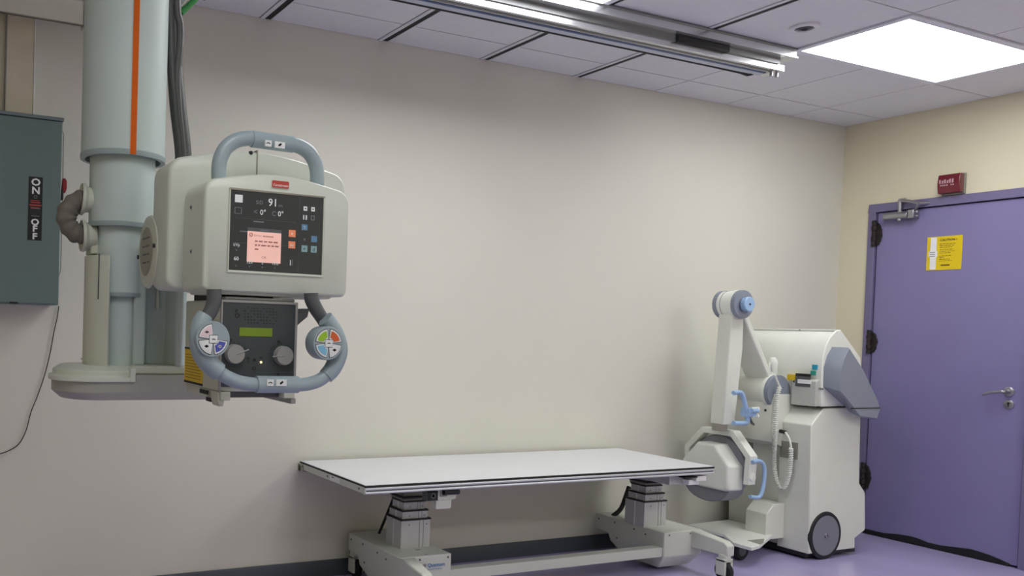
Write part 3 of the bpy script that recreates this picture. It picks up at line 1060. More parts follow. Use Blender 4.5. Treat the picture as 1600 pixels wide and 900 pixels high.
yl_.box(xs_ - .0006, xs_ + .002, ya, yb2, zb2 - .006, zb2, BLACK).box(xs_ - .0006, xs_ + .002, ya - .05, ya, za, za + .005, BLACK)
for i in range(9):
    zz = zb2 + (za - zb2) * (.1 + .09 * i)
    yl_.box(xs_ - .0004, xs_ + .001, ya - .012, yb2 + .015, zz, zz + .0016, BROWNTXT)
yl_.build('warning_label', co, label='yellow warning label')
for (px, py, w_) in ((318, 612, .03), (326, 624, .02)):
    q = A(px, py, x=xs_)
    MB(BLACK).box(xs_ - .0005, xs_ + .002, q.y - w_, q.y + w_, q.z - .005, q.z + .005).build('vent', co)
rl = MB(CRANE)
zr = A(440, 630, y=cy0).z
zr1 = A(400, 615, y=cy0).z
rl.box(kx0 + .004, kx0 + .03, cy0 - .002, -1.61, zr + .008, kz0)
rl.box(kx1 - .03, kx1, cy0 - .002, -1.61, zr + .012, kz0)
rl.prism([(kx0 - .002, kz0), (kx0 - .002, kz0 - .022), (kx0 + .002, kz0 - .036), (kx0 + .014, kz0 - .036), (kx0 + .016, kz0 - .02), (kx0 + .016, kz0)], 'y', cy0 + .002, cy0 + .05, CRANE)
rl.box(kx0 + .02, kx1 - .02, -1.70, -1.61, zr + .014, kz0, KNOB)
rl.box(kx0 + .03, kx1 - .03, cy0 + .03, cy0 + .05, zr + .012, kz0, DGREY)
rl.box(kx1 - .012, kx1 + .003, cy0 - .003, -1.62, zr - .002, zr + .012, KNOB)
rl.build('accessory_rail', co, bevel=.002)
nk = MB(BLACK)  # coloured black for the shade in the gap below the console
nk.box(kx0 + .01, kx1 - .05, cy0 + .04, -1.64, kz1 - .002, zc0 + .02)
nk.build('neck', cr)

# lower handle
yo = -1.955
lh = MB(HANDLE)
lft = hpts([(321, 492), (314, 505), (311, 525), (315, 548), (326, 567), (342, 581)], yo)
lh.tube(lft, [.019, .0215, .024, .025, .0245, .022], n=24, smooth=5)
lh.tube(hpts([(336, 577), (352, 588), (372, 596.5), (392, 600), (404, 601)], yo), [.0165, .0165, .0165, .0165, .0165], n=24, smooth=5)
g0, g1 = A(400, 600.5, y=yo), A(465, 601, y=yo)
lh.tube([g0, g1], .0205, n=24)
lh.tube(hpts([(460, 601.5), (480, 600), (499, 594), (512, 584), (519, 575)], yo), .0165, n=24, smooth=5)
lh.tube(hpts([(509, 588), (520, 575), (528, 556), (529, 540), (524, 522), (515, 506), (508, 498)], yo), [.0195, .0215, .0225, .0225, .0215, .0205, .0205], n=24, smooth=5)
lh = lh.build('lower_handle', cr)
grip_buttons(g0, g1, (422, 598), (439.5, 598), yo, lh)
for stem_px in ([(334.5, 452), (334.5, 468), (331, 482), (323, 496)], [(486, 458), (487, 468), (494, 483), (503, 497), (510, 508)]):
    st = MB(DGREY)
    st.tube(hpts(stem_px, yo + .03), [.018, .018, .0175, .0165, .0165][:len(stem_px)], n=20, smooth=4)
    st.build('handle_stem', lh, label='dark grey upper end of the handle')
br = MB(DGREY)
q = [A(x, y, y=-1.80) for x, y in ((462, 483), (484, 482), (481, 495), (462, 511))]
br.loft([[(p_.x, -1.80, p_.z) for p_ in q], [(p_.x, -1.74, p_.z) for p_ in q]])
br.build('handle_bracket', cr, bevel=.002)


def pad(px, py, rad, cols, lab_):
    yq = yo - .032
    c_ = A(px, py, y=yq)
    pd_ = MB(HANDLE)
    pd_.lathe([(rad - .004, .05), (rad, .044), (rad, .003), (rad - .0015, 0), (.001, 0)], (c_.x, yq, c_.z), (0, 1, 0), n=44, m=HANDLE)
    pd_ = pd_.build('button_pad', cr, label=lab_)
    for k, m_ in enumerate(cols):
        if m_ is None:
            continue
        a0_, a1_ = math.radians(90 * k + 8), math.radians(90 * k + 82)
        bt = MB(m_)

        def sector(r0_, r1_, e_):
            out = []
            for i in range(9):
                t = a0_ + e_ + (a1_ - a0_ - 2 * e_) * i / 8
                out.append((c_.x + r1_ * math.cos(t), c_.z + r1_ * math.sin(t)))
            for i in range(5, -1, -1):
                t = a0_ + e_ * 1.5 + (a1_ - a0_ - 3 * e_) * i / 5
                out.append((c_.x + r0_ * math.cos(t), c_.z + r0_ * math.sin(t)))
            return out
        s0_ = sector(.011, rad * .83, 0)
        s1_ = sector(.0145, rad * .74, .09)
        se_ = sector(.0095, rad * .87, -.05)
        bt.loft([[(x, yq + .001, z) for x, z in se_], [(x, yq - .0006, z) for x, z in se_]], DGREY)
        bt.loft([[(x, yq + .001, z) for x, z in s0_], [(x, yq - .002, z) for x, z in s0_]], BT_WHITE)
        bt.loft([[(x, yq - .0018, z) for x, z in s1_], [(x, yq - .0028, z) for x, z in s1_]], m_)
        am = (a0_ + a1_) / 2
        mx, mz = c_.x + rad * .55 * math.cos(am), c_.z + rad * .55 * math.sin(am)
        ink = DARKTXT if m_ is BT_WHITE else WHITE if m_ is BT_BLUE else GREYTXT if m_ is BT_PINK else m_
        if ink is not m_:
            bt.cyl((mx, yq - .002, mz), (mx, yq - .0032, mz), .0034, n=10, m=ink)
            bt.box(mx - .005, mx + .005, yq - .0032, yq - .002, mz - .0012, mz + .0012, ink)
        bt.build('button', pd_)
    b_ = MB(BT_WHITE)
    b_.box(c_.x - .0108, c_.x + .0108, yq - .0022, yq + .001, c_.z - .0098, c_.z + .0098, DGREY)
    b_.box(c_.x - .0095, c_.x + .0095, yq - .004, yq + .002, c_.z - .0085, c_.z + .0085, BT_WHITE)
    b_.tube([(c_.x - .004, yq - .0042, c_.z - .001), (c_.x, yq - .0042, c_.z + .001), (c_.x + .004, yq - .0042, c_.z - .001)], .001, n=6, m=DARKTXT)
    b_.build('button', pd_, bevel=.001)


pad(333, 530, .0415, [None, BT_PINK, BT_WHITE, BT_BLUE], 'round pad with white, pink and blue buttons')
pad(513, 536.5, .041, [BT_ORANGE, BT_GREEN, BT_SKY, BT_WHITE], 'round pad with green, orange, blue and white buttons')

# ================================================================== PATIENT TABLE
TZ = .6
tx0, tx1, ty0, ty1 = -4.075, -1.974, -.681, -.022
tb = thing('patient_table', 'long white x-ray table on two telescopic pedestals by the wall', 'table', ((tx0 + tx1) / 2, (ty0 + ty1) / 2, 0))
MB(LAMINATE).box(tx0 + .004, tx1 - .004, ty0 + .003, ty1 - .004, TZ - .006, TZ).build('tabletop', tb, bevel=.001)
MB(BLACK).box(tx0 + .001, tx1 - .001, ty0 - .0005, ty1 - .001, TZ - .0115, TZ - .0025).build('edge_strip', tb, label='black edging under the white top')
for s_ in (0, 1):
    rl = MB(RAILSILVER)
    sg = 1 if s_ == 0 else -1
    yb0 = ty0 if s_ == 0 else ty1
    pr_ = [(yb0 + sg * .02, TZ - .0115), (yb0 + sg * .02, TZ - .041)]
    for zc_, rr_ in ((TZ - .0350, .006), (TZ - .0180, .0065)):
        pr_ += [(yb0 + sg * (.004 - .006 * math.sin(PI * i / 8)), zc_ - rr_ * math.cos(PI * i / 8)) for i in range(9)]
    rl.prism(pr_, 'x', tx0 + .003, tx1 - .004)
    rl.box(tx0 + .005, tx1 - .006, yb0 + sg * .0028, yb0 + sg * .0042, TZ - .0295, TZ - .0243, DGREY)
    rl.build('side_rail', tb)
for s_ in (0, 1):
    ep = MB(TABLEGREY)
    xa = tx0 if s_ == 0 else tx1 - .008
    ep.box(xa, xa + .008, ty0 + .002, ty1 - .001, TZ - .038, TZ - .010)
    for yy in (-.63, -.33, -.06):
        if s_ == 0:
            ep.cyl((xa + .001, yy, TZ - .023), (xa - .002, yy, TZ - .023), .005, n=10, m=DGREY)
    ep.build('end_plate', tb)
lbm = MB(WHITE)
q0, q1 = A(516, 744, x=tx0), A(531, 752, x=tx0)
lbm.box(tx0 - .0015, tx0, q0.y, q1.y, TZ - .035, TZ - .014, WHITE)
lbm.box(tx0 - .002, tx0, (q0.y * .7 + q1.y * .3) - .012, (q0.y * .7 + q1.y * .3) + .012, TZ - .02, TZ - .016, DARKTXT)
lbm.build('rating_label', tb, label='small white label on the left end')
bk = MB(OLIVE)
bk.box(tx0 - .012, tx0 + .001, ty1 - .035, ty1 - .004, TZ - .045, TZ - .012)
bk.prism([(tx0 - .012, TZ - .02), (tx0 - .012, TZ - .045), (tx0 + .03, TZ - .05), (tx0 + .03, TZ - .04)], 'y', ty1 - .05, ty1 - .02)
bk.build('corner_bracket', tb)
MB(TABLEGREY).box(tx0 + .12, tx1 - .1, -.56, -.12, TZ - .052, TZ - .0105).build('underframe', tb, label='pale frame below the top')

ZB = .228


def pedestal(xm, side):
    """side = -1 left foot, +1 right foot"""
    x0, x1 = xm - .105, xm + .105
    bx = MB(TABLEGREY)
    yf_, yr_ = -.545, -.05
    xa0, xa1 = (x0, x1 + .07) if side > 0 else (x0 - .07, x1)
    bx.loft([[(xa0 + .03, yf_ + .06, .022), (xa1 - .03, yf_ + .06, .022), (xa1 - .03, yr_ - .20, .022), (xa0 + .03, yr_ - .20, .022)],
             [(xa0, yf_, .095), (xa1, yf_, .095), (xa1, yr_ - .12, .095), (xa0, yr_ - .12, .095)],
             [(xa0, yf_, .135), (xa1, yf_, .135), (xa1, yr_ - .10, .135), (xa0, yr_ - .10, .135)],
             [(xa0, yf_, .140), (xa1, yf_, .140), (xa1, yr_, .140), (xa0, yr_, .140)],
             [(xa0, yf_, ZB), (xa1, yf_, ZB), (xa1, yr_, ZB), (xa0, yr_, ZB)]])
    bx = bx.build('pedestal_base', tb, bevel=.005)
    xs0 = xa0
    for (yy, zz) in ((-.08, .20), (-.2, .205), (-.34, .20), (-.42, .19), (-.42, .10), (-.22, .12)):
        MB(DGREY).cyl((xs0 + .001, yy, zz), (xs0 - .002, yy, zz), .005, n=10).build('screw', bx)
    for (xx, zz) in ((x0 + .035, .212), (x1 - .02, .212)):
        MB(DGREY).cyl((xx, yf_ + .001, zz), (xx, yf_ - .002, zz), .005, n=10).build('screw', bx)
    # telescopic column
    hx, ya, yb_ = .081, -.41, -.275
    cx_ = xm + (.002 if side > 0 else -.01) - (.03 if side > 0 else 0)
    zz = ZB - .002
    for k, z1_ in enumerate((.362, .403, .446)):
        cs_ = MB(TABLECOL)
        h_ = hx - .011 * k
        cs_.box(cx_ - h_, cx_ + h_, ya + .008 * k, yb_ - .008 * k, zz, z1_, TABLECOL)
        cs_.box(cx_ - h_ - .001, cx_ + h_ + .001, ya + .008 * k - .001, ya + .008 * k + .0, zz, zz + .0001)
        cs_.box(cx_ + h_ * .25, cx_ + h_ * .29, ya + .008 * k - .0012, ya + .008 * k + .002, zz + .001, z1_, GREYTXT)
        cs_.box(cx_ + h_ * .52, cx_ + h_ * .55, ya + .008 * k - .0012, ya + .008 * k + .002, zz + .001, z1_, GREYTXT)
        cs_.box(cx_ - h_ - .0012, cx_ - h_ + .001, (ya + yb_) / 2 - .003, (ya + yb_) / 2 + .003, zz + .001, z1_, WHITE)
        for fx in (-.45, .75):
            cs_.cyl((cx_ + h_ * fx, ya + .008 * k - .002, z1_ - .022), (cx_ + h_ * fx, ya + .008 * k + .002, z1_ - .022), .004, n=8, m=GREYTXT)
        cs_ = cs_.build('column_stage', tb, bevel=.003)
        gk = MB(BLACK)
        gk.box(cx_ - h_ - .003, cx_ + h_ + .003, ya + .008 * k - .003, yb_ - .008 * k + .003, z1_ - .001, z1_ + .006)
        gk.build('gasket', cs_)
        zz = z1_ + .005
    tp = MB(BROWNGREY)  # toned down, shade under the tabletop put into the colour
    tp.box(cx_ - .06, cx_ + .06, -.39, -.28, .45, TZ - .052)
    tp.box(cx_ - .075, cx_ + .04, -.42, -.25, .468, .474, BLACK)
    tp.build('head_plate', tb)
    # front and rear caster arms
    sx_ = side
    xo0, xo1 = (x1 - .012, x1 + .07) if side > 0 else (x0 - .07, x0 + .012)
    am = MB(TABLEGREY)
    for (ys_, ye_) in ((-.538, -.745),):
        tip = .012
        xi0, xi1 = (xo0 + .03, xo1) if side > 0 else (xo0, xo1 - .03)
        mid = ys_ + (ye_ - ys_) * .88
        am.loft([[(xo0, ys_, .135), (xo1, ys_, .135), (xo1, ys_, ZB - .002), (xo0, ys_, ZB - .002)],
                 [(xi0, mid, .132), (xi1, mid, .132), (xi1, mid, .206), (xi0, mid, .206)],
                 [(xi0, ye_, .132), (xi1, ye_, .132), (xi1, ye_, .186), (xi0, ye_, .186)]])
    am = am.build('caster_arm', tb, bevel=.006)
    for ye_, sg in ((-.715, 1), (-.075, -1)):
        xc_ = (xo1 - .034) if side > 0 else (xo0 + .034)
        ck = MB(TABLEGREY)
        ck.cyl((xc_, ye_, .141), (xc_, ye_, .112), .03, n=20)
        ck.box(xc_ - .031, xc_ - .017, ye_ - .028, ye_ + .028, .03, .115)
        ck.box(xc_ + .017, xc_ + .031, ye_ - .028, ye_ + .028, .03, .115)
        ck.box(xc_ - .031, xc_ + .031, ye_ - .028, ye_ + .028, .100, .118)
        ck = ck.build('caster', tb, bevel=.004)
        wl = MB(TYRE)
        wl.lathe([(.02, -.0135), (.044, -.0135), (.05, -.009), (.05, .009), (.044, .0135), (.02, .0135)], (xc_, ye_, .05), (1, 0, 0), n=32, m=TYRE)
        wl.cyl((xc_ - .015, ye_, .05), (xc_ + .015, ye_, .05), .022, m=MGREY, n=20)
        wl.build('wheel', ck)
    return bx, cx_


pr, _ = pedestal(-2.055, 1)
pl, pcx = pedestal(-3.625, -1)
q = A(1033, 870, x=-2.16)
q2_ = A(1030, 854, x=-2.16)
MB(TABLEGREY).box(-3.54, -2.14, q.y - .005, q.y + .055, q.z, q2_.z).build('cross_bar', tb, bevel=.004)
nm = MB(BLUETXT)
q = A(664, 882, y=-.546)
q1 = A(675, 886, y=-.547)
nm.text('Quantum', (A(668, 887, y=-.547).x, -.5475, q.z - .014), X, Z, .025, BLUETXT, 'LEFT', .012)
nm.text('Medical Imaging', (A(668, 887, y=-.547).x, -.5475, q.z - .028), X, Z, .0125, BLUETXT, 'LEFT', 0)
nm.cyl((A(664, 882, y=-.547).x, -.5455, q.z - .005), (A(664, 882, y=-.547).x, -.548, q.z - .005), .008, m=GREYTXT, n=14)
nm.build('maker_name', pl, label='blue lettering on the base')
for (px, py, w_) in ((653, 859, .012), (666, 866, .006)):
    q = A(px, py, z=ZB)
    MB(GREYTXT).box(q.x - w_, q.x + w_, q.y - .006, q.y + .006, ZB - .001, ZB + .0008).build('scuff_mark', pl)
for cxx, pts_ in ((pcx, [(616, 776), (608, 795), (600, 815), (592, 834)]), (None, [(983, 760), (978, 775), (970, 795), (958, 806)])):
    cb = MB(BLACK)
    if cxx:
        cb.tube([A(x, y, y=-.16) for x, y in pts_], .007, n=10, smooth=4)
    else:
        cb.tube([A(x, y, y=-.14) for x, y in pts_], .013, n=10, smooth=4)
    cb.build('cable', tb, label='black cable beside a pedestal')
# brake lever unit under the front edge
bl = MB(TABLEGREY)
yb3 = ty0 + .03


def bq(x0, y0, x1, y1, ya_, yb_, m_, mb_):
    p0_, p1_ = A(x0, y1, y=ya_), A(x1, y0, y=ya_)
    mb_.box(p0_.x, p1_.x, ya_, yb_, p0_.z, p1_.z, m_)


bq(667, 768, 685, 783.5, yb3, yb3 + .04, DGREY, bl)
bq(684, 764, 713, 782, yb3 + .004, yb3 + .05, TABLEGREY, bl)
bq(681, 780, 705.5, 796, yb3 + .01, yb3 + .05, TABLEGREY, bl)
bq(688, 766, 699, 776.5, yb3, yb3 + .01, GREYTXT, bl)
bl = bl.build('brake_unit', tb, bevel=.002)
bk = MB(BLACK)
bq(669, 768.5, 684, 782, yb3 - .004, yb3 + .002, BLACK, bk)
q = A(677, 775, y=yb3 - .005)
bk.lathe([(.013, 0), (.013, .003), (.007, .003), (.007, .001)], (q.x, yb3 - .003, q.z), (0, -1, 0), n=18, m=DGREY)
p0, p1 = A(693, 769, y=yb3 - .01), A(716, 768, y=yb3 - .01)
bk.tube([p0, p1], .013, n=16)
bk.cyl(p1, p1 + X * .004, .009, m=DGREY, n=14)
bk.build('lever_grip', bl, label='black lever grip')
br = MB(TABLEGREY)
br.box(tx1 - .23, tx1 - .09, -.60, -.36, TZ - .105, TZ - .052, TABLECOL)
br.box(tx1 - .105, tx1 - .03, -.66, -.56, TZ - .080, TZ - .052, WHITE)
br.box(tx1 - .135, tx1 - .06, -.64, -.55, TZ - .102, TZ - .074, WHITE)
br.box(tx1 - .19, tx1 - .10, -.665, -.62, TZ - .060, TZ - .052, BLACK)
br.build('end_bracket', tb, bevel=.003)
hk = MB(DGREY)
hk.box(tx1 - .03, tx1 + .012, -.62, -.55, TZ - .048, TZ - .038)
hk.build('stop_catch', tb, bevel=.003)

# ================================================================== MOBILE X-RAY UNIT
mu = thing('mobile_xray_unit', 'cream mobile x-ray machine with folded arm beside the purple door', 'x-ray machine', (-.9, -.33, 0))
ys = -.6
side = [A(px, py, y=ys) for px, py in ((1263, 866), (1268, 664.5), (1287, 638), (1345, 634.5), (1345, 650), (1343, 755), (1352, 770), (1352, 828), (1336, 841), (1336, 857), (1309, 860))]
prof = [(p_.x, p_.z) for p_ in side]
bd = MB(CREAM)
bd.prism(prof, 'y', ys, -.405, CREAM)
pf2 = [(x + (.022 if i in (0, 1) else 0), z) for i, (x, z) in enumerate(prof)]
bd.prism(pf2, 'y', -.4049, -.06, CREAM)
body = bd.build('cabinet', mu, bevel=.006)
zseam = A(1287, 636, y=ys).z
# hood
hp2 = [(1283, 637), (1284, 604), (1284, 580), (1286.5, 558), (1291, 539), (1298, 526), (1307, 516.5), (1311, 516), (1328, 543), (1344, 575), (1345, 634)]
hp3 = [A(px, py, y=ys) for px, py in hp2]
hf = [(p_.x, p_.z) for p_ in hp3]
xb_ = hf[-1][0]
hf = hf[:7] + [(hf[7][0] + .02, hf[7][1])] + [(xb_ - .02, hf[8][1] - .06), (xb_, hf[9][1] - .1), (xb_, hf[10][1])]
hd = MB(CREAM_W)
hd.prism(hf, 'y', ys, -.06, CREAM_W)
hood = hd.build('hood', mu, bevel=.005, smooth=40)
MB(DARKTXT).box(hf[0][0] - .012, xb_ + .1, ys - .004, -.06, zseam - .004, zseam + .003).build('seam', mu, label='dark seam below the hood')
tpz = hf[6][1]
tl = MB(CREAM_W)
tl.box(hf[6][0] - .012, hf[7][0] + .004, ys + .004, -.07, tpz - .004, tpz + .006)
q = A(1250, 517.5, x=hf[6][0] - .01)
tl.cyl((hf[6][0] - .01, q.y, tpz), (hf[6][0] - .014, q.y, tpz), .005, m=GREYTXT, n=10)
tl.build('top_strip', hood, bevel=.002)
# grey side cover / drive handle
yo_ = -.685
O = [A(px, py, y=yo_) for px, py in ((1327, 543), (1349, 577), (1372, 626), (1376, 641), (1371, 655), (1344, 651), (1313, 611), (1313, 580), (1318, 562))]
I = [A(px, py, y=ys - .0) for px, py in ((1300, 542), (1340, 577), (1368, 626), (1372, 641), (1366, 655), (1330, 645), (1286, 604), (1287, 574), (1292, 556))]
wg = MB(MGREY)
O2 = [Vector((p_.x, yo_, p_.z)) for p_ in O]
ccx, ccz = sum(p_.x for p_ in O) / 9, sum(p_.z for p_ in O) / 9
wg.loft([[(p_.x, -.05, p_.z) for p_ in I], [(p_.x, ys, p_.z) for p_ in I], [(p_.x, yo_ + .006, p_.z) for p_ in O], [(ccx + (p_.x - ccx) * .97, yo_, ccz + (p_.z - ccz) * .97) for p_ in O]])
wg.box(A(1330, 637, y=yo_).x, A(1375, 638, y=yo_).x, yo_ - .0015, yo_ + .004, zseam - .004, zseam + .002, DARKTXT)
wg = wg.build('drive_cover', mu, smooth=30, label='slate grey wedge shaped cover')
# wheel
wc = A(1288.5, 834, y=-.6)
wr = .14
wh = MB(TYRE)
wh.lathe([(.117, -.014), (.127, -.016), (.136, -.013), (wr, -.007), (wr, 0), (.12, 0)], (wc.x, -.594, wr), (0, 1, 0), n=64, m=TYRE)
wheel = wh.build('wheel', mu)
hb = MB(MGREY_D)
hb.lathe([(.1195, -.006), (.1195, -.012), (.116, -.015), (.001, -.015)], (wc.x, -.594, wr), (0, 1, 0), n=56, m=MGREY_D)
hb.lathe([(.016, -.014), (.014, -.022), (.008, -.022), (.007, -.017)], (wc.x, -.594, wr), (0, 1, 0), n=20, m=STEEL)
hb.build('hub_disc', wheel)
MB(DARKTXT).box(-1.065, -.62, -.575, -.1, .014, .05).build('underside', mu, label='dark underside')  # black chassis, enlarged to stand in for the shadow under the cabinet too
# platform, step and front caster
pz = .125
pp = [(1130, 834), (1164, 831), (1198, 841), (1168, 844.5), (1188, 851), (1175, 855), (1145, 847)]
pp = [A(px, py, z=pz) for px, py in pp]
pm = MB(CREAM_W)
xfr = -1.085
ys0 = pp[6].y
plat = [(pp[6].x, pp[6].y), (pp[5].x, pp[5].y), (pp[4].x, pp[4].y), (xfr, -.40), (xfr, -.08), (pp[0].x, -.1), (pp[0].x - .0, pp[0].y)]
pm.prism(plat, 'z', pz - .022, pz)
pm = pm.build('platform', mu, bevel=.004)
nt_ = MB(BROWNGREY)
nq = [pp[3], A(1194, 842, z=pz), A(1193, 848, z=pz), pp[4]]
nt_.loft([[(p_.x, p_.y, pz) for p_ in nq], [(p_.x, p_.y, pz + .0012) for p_ in nq]])
nt_.build('tread', pm)
xst = A(1163, 831, z=pz).x
xst = -1.235
sA, sB, sC, sD = A(1165, 796, x=xst), A(1198, 803, x=xst), A(1198, 841, x=xst), A(1209, 790, x=xfr)
sb = MB(CREAM)
zst = (sA.z + sB.z) / 2
sb.prism([(xst, pz - .03), (xst, zst), (xst + .06, zst + .055), (xfr + .01, zst + .055), (xfr + .01, pz - .03)], 'y', sB.y, sA.y)
sb.build('step_box', mu, bevel=.005)
cq = A(1160, 876, z=0)
fc = MB(DGREY)
fc.box(cq.x - .03, cq.x + .06, cq.y - .012, cq.y + .05, .075, pz - .021, DGREY)
fc.build('caster_mount', mu)
cw_ = MB(TYRE)
cw_.lathe([(.02, -.018), (.05, -.018), (.056, -.012), (.056, .012), (.05, .018), (.02, .018)], (cq.x, cq.y + .02, .056), (0, 1, 0), n=36, m=TYRE)
cw_.cyl((cq.x, cq.y + .001, .056), (cq.x, cq.y + .04, .056), .03, m=DGREY, n=24)
cw_.build('caster', mu)

# rotating column box and lower pivot
yd = -.42
lowc, topc = A(1217, 612, y=yd), A(1162.5, 475.5, y=yd)
kb = MB(CREAM)
xk = -1.2
kz0, kz1 = .672, .892
kb.prism([(xk, kz0), (xk, kz1), (xk + .02, kz1 + .06), (-.96, kz1 + .06), (-.96, kz0 - .04), (-1.07, kz0 - .04)], 'y', -.425, -.1, CREAM)
kb.cyl((xk + .001, A(1196, 641, x=xk).y, A(1196, 641, x=xk).z), (xk - .002, A(1196, 641, x=xk).y, A(1196, 641, x=xk).z), .008, m=DARKTXT, n=12)
kb.build('turret', mu, bevel=.006)
cyb = MB(CREAM)
cyb.cyl((lowc.x, yd + .03, lowc.z), (lowc.x, -.20, lowc.z), .09, n=40)
cyb.build('shoulder', mu, bevel=.004)


def disc(c_, r_, name, lab_):
    d_ = MB(MGREY)
    d_.lathe([(r_ * .96, .03), (r_, .022), (r_, .008), (r_ * .97, 0), (.001, 0)], (c_.x, yd, c_.z), (0, 1, 0), n=48, m=MGREY)
    d_.lathe([(r_ * 1.02, .042), (r_ * 1.02, .024), (r_ * .9, .024)], (c_.x, yd, c_.z), (0, 1, 0), n=48, m=CREAM_W)
    return d_.build(name, mu, label=lab_)


disc(lowc, .1, 'pivot_cap', 'grey disc on the lower arm joint')
dt = disc(topc, .083, 'pivot_cap', 'grey disc on the top arm joint')
kn = MB(LBLUE)
kc = A(1167.5, 474, y=yd - .035)
kn.lathe([(.03, 0), (.042, -.004), (.044, -.012), (.044, -.03), (.04, -.034), (.001, -.034)], (topc.x, yd - .004, topc.z), (0, 1, 0), n=10, m=LBLUE)
kn.cyl((topc.x, yd - .036, topc.z), (topc.x, yd - .04, topc.z), .006, m=DARKTXT, n=10)
kn.build('lock_knob', mu, label='light blue knob')
ut = MB(CREAM)
ut.cyl((topc.x, yd + .04, topc.z), (topc.x, -.30, topc.z), .078, n=40, m=CREAM_W)
ut.cyl((topc.x, -.30, topc.z), (topc.x, -.275, topc.z), .081, n=40, m=MGREY)
ut.cyl((topc.x, -.325, topc.z), (topc.x, -.322, topc.z), .0795, n=40, m=GREYTXT)
ut.build('elbow', mu)
# rear arm: turret to elbow
a1 = MB(CREAM)
dv = Vector((lowc.x - topc.x, 0, lowc.z - topc.z)).normalized()
nv = Vector((dv.z, 0, -dv.x))
if nv.x < 0:
    nv = -nv
T, B = Vector((topc.x, 0, topc.z)), Vector((lowc.x, 0, lowc.z))
w0, w1 = .034, .036
sect = [T + nv * w0 + dv * .02, B + nv * w1 - dv * .03, B - nv * .004 - dv * .03, T - nv * .002 + dv * .02]
a1.loft([[(p_.x, yd + .03, p_.z) for p_ in sect], [(p_.x, -.235, p_.z) for p_ in sect]], CREAM)
a1.build('rear_arm', mu, bevel=.008)
# front arm: hangs from the elbow to the yoke
ya2 = yd + .035
b0, b1 = A(1129.5, 664, y=ya2), A(1148, 664, y=ya2)
t0, t1 = A(1144, 487, y=ya2), A(1164, 497, y=ya2)
fa = MB(CREAM)
m0, m1 = A(1157, 545, y=ya2), A(1160, 520, y=ya2)
sect = [(b0.x, b0.z), (b1.x, b0.z), (m0.x + .02, m0.z), (t1.x - .01, t1.z), (t1.x - .005, topc.z), (t0.x, topc.z), (t0.x, t0.z)]
fa.loft([[(x, ya2, z) for x, z in sect], [(x, -.298, z) for x, z in sect]])
fa.build('front_arm', mu, bevel=.006)
# yoke around the tube head
xy0, xy1 = -1.47, -1.41
outer = [(-.496, .44), (-.505, .606), (-.387, .737), (-.177, .737), (-.059, .606), (-.068, .46)]
inner = [(-.100, .46), (-.093, .594), (-.192, .703), (-.372, .703), (-.471, .594), (-.464, .44)]
yk_ = MB(CREAM_W)
o_ = [(xy0, y, z) for y, z in outer + inner]
n = 6
vs = [(xy0, y, z) for y, z in outer] + [(xy0, y, z) for y, z in inner[::-1]] + [(xy1, y, z) for y, z in outer] + [(xy1, y, z) for y, z in inner[::-1]]
fs = []
for i in range(n - 1):
    fs += [(i, i + 1, n + i + 1, n + i), (2 * n + i, 3 * n + i, 3 * n + i + 1, 2 * n + i + 1), (i, 2 * n + i, 2 * n + i + 1, i + 1), (n + i, n + i + 1, 3 * n + i + 1, 3 * n + i)]
fs += [(0, n, 3 * n, 2 * n), (n - 1, 3 * n - 1, 4 * n - 1, 2 * n - 1)]
yk_.add(vs, fs, CREAM_W)
yk_.lathe([(.026, 0), (.026, -.006), (.022, -.008), (.001, -.008)], ((xy0 + xy1) / 2, -.497, .485), (0, 1, 0), n=24, m=CREAM_W)
yk_.cyl((b0.x + .03, -.34, .735), (b0.x + .03, -.34, b0.z + .004), .04, m=OLIVE)
yk_.build('yoke', mu, bevel=.005)
# tube head
fx = -1.55
fpts = [(-.336, .654), (-.437, .536), (-.437, .402), (-.41, .388), (-.135, .388), (-.108, .402), (-.108, .536), (-.209, .654)]
cyy, czz = -.2725, .52
th_ = MB(CREAM_W)


def scl(k_):
    return [(cyy + (y - cyy) * k_, czz + (z - czz) * k_) for y, z in fpts]


th_.loft([[(fx, y, z) for y, z in scl(.90)], [(fx + .008, y, z) for y, z in scl(.965)], [(fx + .024, y, z) for y, z in scl(1.0)], [(-1.435, y, z) for y, z in scl(1.0)]], CREAM_W)
hd_ = th_.build('tube_head', mu, bevel=.008, seg=3)
sh_ = MB(MGREY_D)
sh_.lathe([(.15, -.006), (.176, 0), (.18, .01), (.18, .06), (.16, .09), (.06, .10)], (-1.44, cyy, .52), (1, 0, 0), n=56, m=MGREY_D)
sh_.build('rear_shell', hd_, label='slate grey rear shell')
hb2 = MB(MGREY_D)
arc = [(cyy + .15 * math.cos(t), .40 + .09 * math.sin(t)) for t in [PI + PI * i / 16 for i in range(17)]]
hb2.prism(arc, 'x', -1.53, -1.40, MGREY_D)
hb2.build('collimator', hd_, bevel=.006, label='rounded grey collimator below the tube head')
